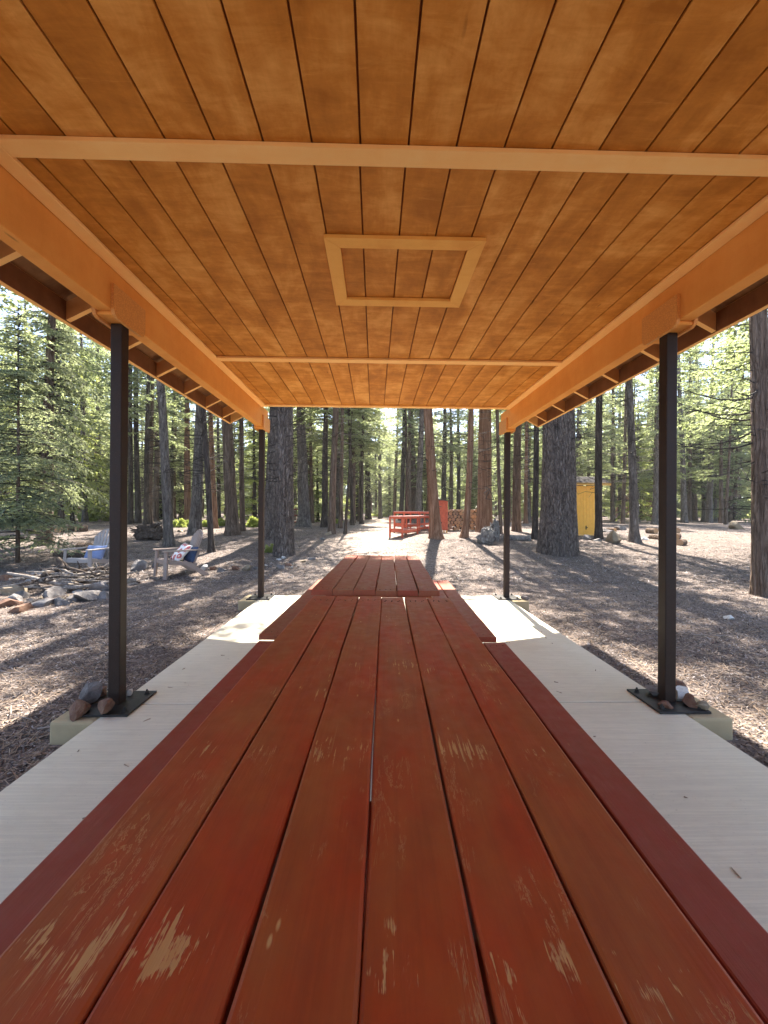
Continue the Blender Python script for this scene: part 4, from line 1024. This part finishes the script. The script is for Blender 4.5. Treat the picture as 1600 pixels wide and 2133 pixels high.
# firewood stack right of the red cabinet
s0 = onground(931, 1106); s1 = onground(997, 1106); DD = (s0 - EYE).dot(f0)
x = s0.x + .02; cols = []; zt_ = ground(s0.x, s0.y + .4)
row = 0; zz_ = zt_ + .1; R = random.Random(9)
while zz_ < zt_ + 1.05:
    x = s0.x + .1 + (row % 2) * .09
    while x < s1.x:
        r = R.uniform(.066, .092); log(Vector((x, s0.y + .35 + R.uniform(-.05, .05), zz_ + R.uniform(-.012, .012))), r, R.uniform(-.12, .12), 'round or split log in the firewood stack beside the red cabinet', 1.0, 0, 'logs of the firewood stack')
        x += .170
    zz_ += .145; row += 1
for (px, py, r, rz, lab) in ((80, 1104, .17, .9, 'cut orange log end left of the leaning cedar'), (62, 1112, .15, 1.2, 'grey log section under the young fir'), (116, 1110, .13, .4, 'split log just right of the leaning cedar foot'),
    (142, 1106, .13, -.4, 'cut log round behind the blue-pillow chair'), (163, 1108, .15, -.7, 'thick dark log right end of the row behind the blue-pillow chair'), (166, 1146, .12, 1.3, 'weathered log end right beside the blue-pillow chair back'),
    (1364, 1112, .15, .3, 'orange cut log left of the near right post'), (1372, 1124, .10, .2, 'small split log at the left foot of the near right post'), (1412, 1112, .17, -.3, 'bright orange-red log end right of the near right post'),
    (1418, 1124, .13, -.8, 'dark log below the bright orange one'), (1429, 1137, .12, -.95, 'pale cut log lowest in the pile right of the post'), (1279, 1108, .11, .3, 'cut log end behind the pale triangular rock'),
    (1336, 1083, .16, .1, 'sawn round standing beyond the pale grey trunk')):
    p = onground(px, py); log(p + Vector((0, .2, r * .8)), r, rz, lab)
# uprooted stump left
def rootmass(name, p, size, mat, seed, label, n=16):
    T = empty(name, p, 0, label, 'stump'); R = random.Random(seed)
    bm = bmesh.new(); bmesh.ops.create_icosphere(bm, subdivisions=4, radius=.5)
    for v in bm.verts:
        q = v.co.copy(); v.co += q.normalized() * (.20 * mnoise.noise(q * 3 + Vector((seed, 0, 0))) + .10 * mnoise.noise(q * 8)); v.co.x *= size[0]; v.co.y *= size[1]; v.co.z = (v.co.z + .42) * size[2]
    link('root_core', bmmesh('root_core', bm, mat, False), T)
    for i in range(n):
        a = R.uniform(0, 6.28); b = R.uniform(-.1, 1.2); L = R.uniform(.5, 1.0)
        d = Vector((math.cos(a) * math.cos(b) * size[0], math.sin(a) * math.cos(b) * size[1], math.sin(b) * size[2])) * L
        c = Vector((0, 0, .38 * size[2])); pts = [c + d * .3, c + d * .65 + Vector((R.uniform(-.06, .06), 0, R.uniform(-.05, .1))), c + d * .95 + Vector((R.uniform(-.1, .1), 0, R.uniform(-.15, .1)))]
        bm = bmesh.new(); tube(bm, pts, [.07 * size[2], .045 * size[2], .012], 7); link('root', bmmesh('root', bm, mat, True), T)
    return T
MDRIFT = bark('silver_driftwood', (.09, .075, .066), (.26, .235, .215), (.46, .43, .40), (16, 16, 3), 1., .04)
p = onground(300, 1126); rootmass('uprooted_stump', p + Vector((0, .3, 0)), (1.05, .6, .62), MSTICKD, 3, 'dark uprooted stump with pale top behind the near left post')
p = onground(1018, 1134); rootmass('driftwood_stump', p + Vector((0, .2, 0)), (.62, .45, .62), MDRIFT, 8, 'silvery twisted driftwood stump before the thick reddish trunk', 20)
p = onground(1036, 1128); rootmass('driftwood_stump', p + Vector((0, .2, 0)), (.30, .3, .85), MDRIFT, 12, 'upright pale driftwood root left of the far right post', 12)
p = onground(1078, 1126); o = log(p + Vector((0, .1, .09)), .11, 1.3, 'silver weathered log lying right of the far right post', 2.4); o.data = logmesh(.1, .42, MDRIFT, 77, MDRIFT)
p = onground(140, 1162); o = log(p + Vector((0, .1, .07)), .08, 1.4, 'dark weathered log lying left of the blue-pillow chair', 2.2); o.data = logmesh(.1, .42, MSTICKD, 78, MSTICKD)

# ------------------------------------------------------------------ ADIRONDACK CHAIRS
MPLAS = simple('taupe_plastic', (.27, .24, .225), .45, var=.08, scale=5, bump=.05)
MPLASB = simple('beige_brown_plastic', (.27, .20, .165), .45, var=.08, scale=5, bump=.05)
def chair(p, rz, mat, label):
    T = empty('adirondack_chair', p, rz, label, 'chair')
    # faces -Y
    for i in range(5):      # seat slats across
        t_ = i / 4; y = -.27 + .50 * t_; z = .375 - .10 * t_
        link('seat_slat', boxmesh('seat_slat', (0, y, z), (.52, .105, .022), mat, .006, Matrix.Rotation(-.2, 3, 'X')), T)
    link('seat_front', boxmesh('seat_front', (0, -.335, .335), (.54, .025, .09), mat, .008), T)
    nb = 7
    for i in range(nb):     # fan of back slats
        u_ = (i - (nb - 1) / 2) / ((nb - 1) / 2); a = Vector((u_ * .20, .22, .30)); L = .70 - .13 * u_ * u_ - .02 * abs(u_)
        b = a + Vector((u_ * .10, .30, .93)).normalized() * L
        link('back_slat', barmesh('back_slat', a, b, .064, .018, mat, .005), T)
    bm = bmesh.new()      # arched top rim and lower rail
    pts = []
    for k in range(11):
        u_ = (k - 5) / 5 * 1.08; L = .71 - .15 * u_ * u_; a = Vector((u_ * .20, .225, .30)); pts.append(a + Vector((u_ * .10, .30, .93)).normalized() * L)
    tube(bm, pts, .015, 8); addbox(bm, (0, .335, .56), (.48, .03, .06), Matrix.Rotation(-.31, 3, 'X'), .006)
    link('back_frame', bmmesh('back_frame', bm, mat), T)
    for s in (-1, 1):
        arm = bmesh.new(); prof = [(-.40, .045), (-.38, .075), (-.1, .068), (.2, .05), (.36, .035)]
        lo = []; 
        for zz in (.555, .58):
            ring = [arm.verts.new((s * .315 - w_, y, zz)) for y, w_ in prof] + [arm.verts.new((s * .315 + w_, y, zz)) for y, w_ in reversed(prof)]
            lo.append(ring)
        arm.faces.new(lo[0]); arm.faces.new(lo[1][::-1])
        for k in range(10): arm.faces.new((lo[0][k], lo[0][(k + 1) % 10], lo[1][(k + 1) % 10], lo[1][k]))
        bmesh.ops.recalc_face_normals(arm, faces=arm.faces)
        link('armrest', bmmesh('armrest', arm, mat), T)
        link('front_leg', barmesh('front_leg', (s * .30, -.33, .556), (s * .325, -.36, .0), .075, .05, mat, .008), T)
        link('rear_leg', barmesh('rear_leg', (s * .27, .0, .33), (s * .29, .50, .0), .03, .09, mat, .006), T)
        link('side_rail', barmesh('side_rail', (s * .27, -.32, .34), (s * .27, .28, .25), .028, .085, mat, .005), T)
        link('arm_support', barmesh('arm_support', (s * .29, .32, .553), (s * .26, .22, .30), .03, .05, mat, .005), T)
    return T
def cushion(p, size, rot, mat, label, parent=None):
    bm = bmesh.new(); bmesh.ops.create_grid(bm, x_segments=16, y_segments=16, size=.5)
    top = list(bm.verts); ext = bmesh.ops.duplicate(bm, geom=bm.faces[:]); 
    low = [v for v in ext['geom'] if isinstance(v, bmesh.types.BMVert)]
    for vs, s in ((top, 1), (low, -1)):
        for v in vs:
            x, y = v.co.x * 2, v.co.y * 2; h = max(0, (1 - abs(x) ** 3.2)) ** .6 * max(0, (1 - abs(y) ** 3.2)) ** .6
            k = 1 - .06 * (1 - x * x) * abs(y) ** 3; k2 = 1 - .06 * (1 - y * y) * abs(x) ** 3
            v.co = Vector((v.co.x * size[0] * k2, v.co.y * size[1] * k, s * h * size[2] * .5))
    bmesh.ops.remove_doubles(bm, verts=bm.verts, dist=.0005); bmesh.ops.recalc_face_normals(bm, faces=bm.faces)
    o = link('pillow', bmmesh('pillow', bm, mat, True), None, p, rot); return tag(o, label, 'pillow')
c1 = onground(190, 1196); R1 = -.18
chair(c1, R1, MPLAS, 'grey-taupe adirondack chair with blue pillow, facing the stone ring left of the near post')
MBLUE = simple('blue_fabric', (.16, .21, .36), .85, var=.1, scale=20, bump=.2)
def onchair(c, rz, v): return Vector(c) + Matrix.Rotation(rz, 3, 'Z') @ Vector(v)
cushion(onchair(c1, R1, (.0, .10, .47)), (.50, .34, .12), (1.15, 0, R1), MBLUE, 'plain blue pillow on the seat of the left adirondack chair')
c2 = onground(372, 1200); R2 = -.80
chair(c2, R2, MPLASB, 'brown-beige adirondack chair holding flowered and navy pillows, right of the near left post')
t = NT('white_fabric_red_flowers'); v = t.coord(offset=False); vo = t.n('TexVoronoi', Scale=6.5, Randomness=.5); t.l(v, vo.inputs['Vector'])
rad = t.ramp(vo.outputs['Distance'], [(.14, (.72, .58, .48)), (.20, (.50, .10, .09)), (.36, (.58, .16, .14)), (.46, (.80, .77, .72))]); t.col(rad); t.rough(.85); MFLOW = t.m
MNAVY = simple('navy_fabric', (.035, .055, .11), .85, var=.25, scale=12, bump=.2)
cushion(onchair(c2, R2, (-.03, .06, .50)), (.46, .46, .13), (.85, .1, R2), MFLOW, 'white pillow with red flowers leaning in the right adirondack chair')
cushion(onchair(c2, R2, (.13, .20, .46)), (.36, .36, .11), (1.2, 0, R2 + .25), MNAVY, 'navy pillow tucked behind the flowered one')

# ------------------------------------------------------------------ RED COUNTERS, CABINET, SHED, FENCE, TRIANGLE
MRW = simple('red_weathered_paint', (.52, .10, .045), .6, var=.22, scale=9, bump=.25)
MRWT = simple('worn_pale_red_top', (.52, .24, .20), .6, var=.2, scale=9, bump=.25)
A = onground(809, 1128); B = onground(838, 1121); Cc = onground(895, 1108)
def counter(A, B, Cc, topz, label, legs=3, mat=MRW):
    ab = (B - A); bc = (Cc - B); bc.z = 0; ab.z = 0
    n = Vector((-bc.y, bc.x, 0)).normalized()
    dep = min(abs(ab.dot(n)), .8); dep = max(dep, .5)
    dirx = bc.normalized(); L = bc.length
    n = n if n.dot(ab) < 0 else -n
    rz = math.atan2(dirx.y, dirx.x); T = empty('counter', (B.x, B.y, A.z), rz, label, 'counter')
    sg = 1 if (Matrix.Rotation(-rz, 3, 'Z') @ n).y > 0 else -1
    h = topz
    nbd = 4
    for i in range(nbd): link('top_board', boxmesh('top_board', (L / 2, sg * (dep * (i + .5) / nbd), h - .018), (L + .16, dep / nbd - .006, .034), MRWT, .003), T)
    for yy in (.02, dep - .02): link('apron', boxmesh('apron', (L / 2, sg * yy, h - .075), (L - .02, .03, .07), mat, .003), T)
    for xx in (.0, L): link('end_apron', boxmesh('end_apron', (xx, sg * dep / 2, h - .075), (.03, dep - .08, .07), mat, .003), T)
    for i in range(legs):
        xx = L * i / (legs - 1)
        for yy in (.0, dep):
            w = T.matrix_basis @ Vector((xx, sg * yy, 0)); gz = ground(w.x, w.y) - A.z
            link('leg', boxmesh('leg', (xx, sg * yy, (gz - .02 + h - .037) / 2), (.062, .062, h - .037 - gz + .02), mat, .004), T)
        if i < legs - 1:
            link('shelf_rail', boxmesh('shelf_rail', (xx + L / (legs - 1) / 2, sg * .02, .30 + .05 * i), (L / (legs - 1) - .09, .03, .10), mat, .003), T)
    link('end_rail', boxmesh('end_rail', (0, sg * dep / 2, .36), (.03, dep - .09, .15), mat, .003), T)
    link('shelf', boxmesh('shelf', (L * .25, sg * dep / 2, .375), (L * .46, dep - .06, .025), MRWT, .003), T)
    return T
topz = (EYE + ray(806, 1075) * (A.y / ray(806, 1075).y)).z - A.z
counter(A, B, Cc, topz, 'front red-painted camp counter with shelf, left of the cinnamon cedar')
off_ = Vector((.28, 3.0, 0)); 
gA, gB, gC = A + off_, B + off_, Cc + off_ + Vector((.15, -1.2, 0))
gA.z = ground(gA.x, gA.y)
counter(gA, gB, gC, .98, 'rear red-painted camp counter with raised back rail behind the front one')
# cabinet
p = onground(921, 1110); D = (p - EYE).dot(f0); cw = 30 * D / FPX; hcz = 62 * D / FPX
T = empty('red_cabinet', p + Vector((-.10, .2, 0)), .12, 'tall narrow red cabinet with sloping lid on short legs beside the firewood', 'cabinet')
link('body', boxmesh('body', (0, 0, .12 + hcz / 2), (cw, .5, hcz), MRW, .004), T)
link('door', boxmesh('door', (.01, -.262, .10 + hcz / 2), (cw - .06, .022, hcz - .12), MRW, .003), T)
link('latch', boxmesh('latch', (-.06, -.282, .12 + hcz * .80), (.16, .016, .03), MTWIG), T)
link('latch', boxmesh('latch', (.02, -.282, .12 + hcz * .25), (.05, .016, .05), MPLATE), T)
link('roof', boxmesh('roof', (.02, -.02, .15 + hcz), (cw + .16, .66, .03), MTWIG, .003, Matrix.Rotation(.16, 3, 'Y')), T)
for xx in (-cw / 2 + .04, cw / 2 - .04): 
    for yy in (-.21, .21): link('leg', boxmesh('leg', (xx, yy, .03), (.05, .05, .24), MTRIM), T)
# yellow shed
p0 = onground(1196, 1115); sc = (p0 - EYE).dot(f0) / FPX
xw1 = atY(1246, 1100, p0.y).x; wallh = (EYE + ray(1215, 1012) * (p0.y / ray(1215, 1012).y)).z - p0.z
MYEL = simple('yellow_painted_wood', (.90, .47, .075), .6, var=.07, scale=6, bump=.15)
MYELT = simple('yellow_fascia_paint', (.90, .55, .15), .6, var=.06, scale=6, bump=.1)
T = empty('yellow_shed', (p0.x - .35, p0.y, p0.z), 0, 'small yellow board-sided shed with grey shingle roof right of the giant fir', 'shed')
sw = xw1 - (p0.x - .35)
nb = 11
for i in range(nb):
    bw = sw / nb; link('wall_board', boxmesh('wall_board', (bw * (i + .5), .02, wallh / 2 + .02), (bw - .007, .02, wallh - .04), MYEL, .002), T)
link('wall', boxmesh('wall', (sw / 2, .72, wallh / 2), (sw - .01, 1.36, wallh - .02), simple('yellow_paint_dark_joint', (.55, .30, .05), .8, bump=0)), T)
link('sill', boxmesh('sill', (sw / 2, .03, .0), (sw, .07, .08), MTRIM), T)
link('fascia', boxmesh('fascia', (sw / 2 + .12, -.16, wallh + .075), (sw + .66, .03, .12), MYELT, .003), T)
MSH = simple('grey_shingle', (.04, .036, .035), .98, var=.4, scale=14, bump=.4, spec=.1)
for r_ in range(5):
    for c_ in range(8):
        ww = (sw + .70) / 8; link('shingle', boxmesh('shingle', (-.23 + ww * (c_ + .5) + (r_ % 2) * .02, -.16 + .17 * r_ + .05, wallh + .15 + .068 * r_), (ww - .012, .22, .014), MSH, 0, Matrix.Rotation(.36, 3, 'X')), T)
link('roof_deck', boxmesh('roof_deck', (sw / 2 + .12, .26, wallh + .245), (sw + .66, .95, .02), MSHEATH, 0, Matrix.Rotation(.385, 3, 'X')), T)
lp = atY(1221, 1099, p0.y); link('latch', boxmesh('latch', (lp.x - T.location.x, .0, lp.z - p0.z), (.035, .02, .16), MPLATE), T)
link('latch', boxmesh('latch', (lp.x - T.location.x + .03, -.003, lp.z - p0.z), (.09, .014, .03), MPLATE), T)
# rail fence left of centre
p = onground(604, 1096); q = onground(627, 1096); D = (p - EYE).dot(f0)
T = empty('rail_fence', p, 0, 'dark red rustic rail fence seen right of the largest left trunk', 'fence'); sp_ = (q - p).length
for i in range(3):
    gx = -sp_ * 1.2 + sp_ * 1.1 * i
    link('fence_post', boxmesh('fence_post', (gx, 0, .55), (.11, .11, 1.2), simple('old_red_fence', (.16, .045, .03), .8) if i == 0 else bpy.data.materials['old_red_fence'], .01), T)
for z in (.25, .62, .98): link('rail', boxmesh('rail', (0, -.07, z), (sp_ * 2.6, .04, .09), bpy.data.materials['old_red_fence'], .006), T)
# dinner triangle
pt = onground(1010, 1112); Y = pt.y - .75
q = [atY(1020, 1021, Y), atY(1012, 1039, Y), atY(1029, 1041, Y)]
T = empty('dinner_triangle', q[0], 0, 'black iron dinner triangle hanging before the thick reddish trunk', 'triangle')
bm = bmesh.new(); L_ = [v - q[0] for v in q]; tube(bm, [L_[0], L_[1]], .013, 8); tube(bm, [L_[1], L_[2]], .013, 8); tube(bm, [L_[2], L_[0] + Vector((.02, 0, -.02))], .013, 8)
link('bar', bmmesh('bar', bm, MPLATE), T)
a = atY(1008, 1027, Y) - q[0]; b = atY(1034, 1013, Y) - q[0]
bm = bmesh.new(); tube(bm, [a, a * .3 + Vector((0, 0, .03)), Vector((0, 0, .04)), b], [.02, .02, .018, .01], 7); tube(bm, [Vector((0, 0, .04)), Vector((0, .3, .12)), Vector((0, .75, .15))], .018, 7); link('hanger', bmmesh('hanger', bm, MTWIG), T)
print('TRIS', sum(len(m.polygons) for m in bpy.data.meshes), 'OBJ', len(C.objects))

HZ = .0006
if HZ:
    t = NT('haze_air'); t.t.nodes.remove(t.p); pv = t.n('VolumePrincipled', Density=HZ, Anisotropy=.35); pv.inputs['Color'].default_value = (.95, .96, .93, 1); t.l(pv.outputs[0], t.out.inputs['Volume'])
    o = link('haze', boxmesh('haze', (0, 55, 12.8), (230, 200, 29.6), t.m)); tag(o, kind='stuff')
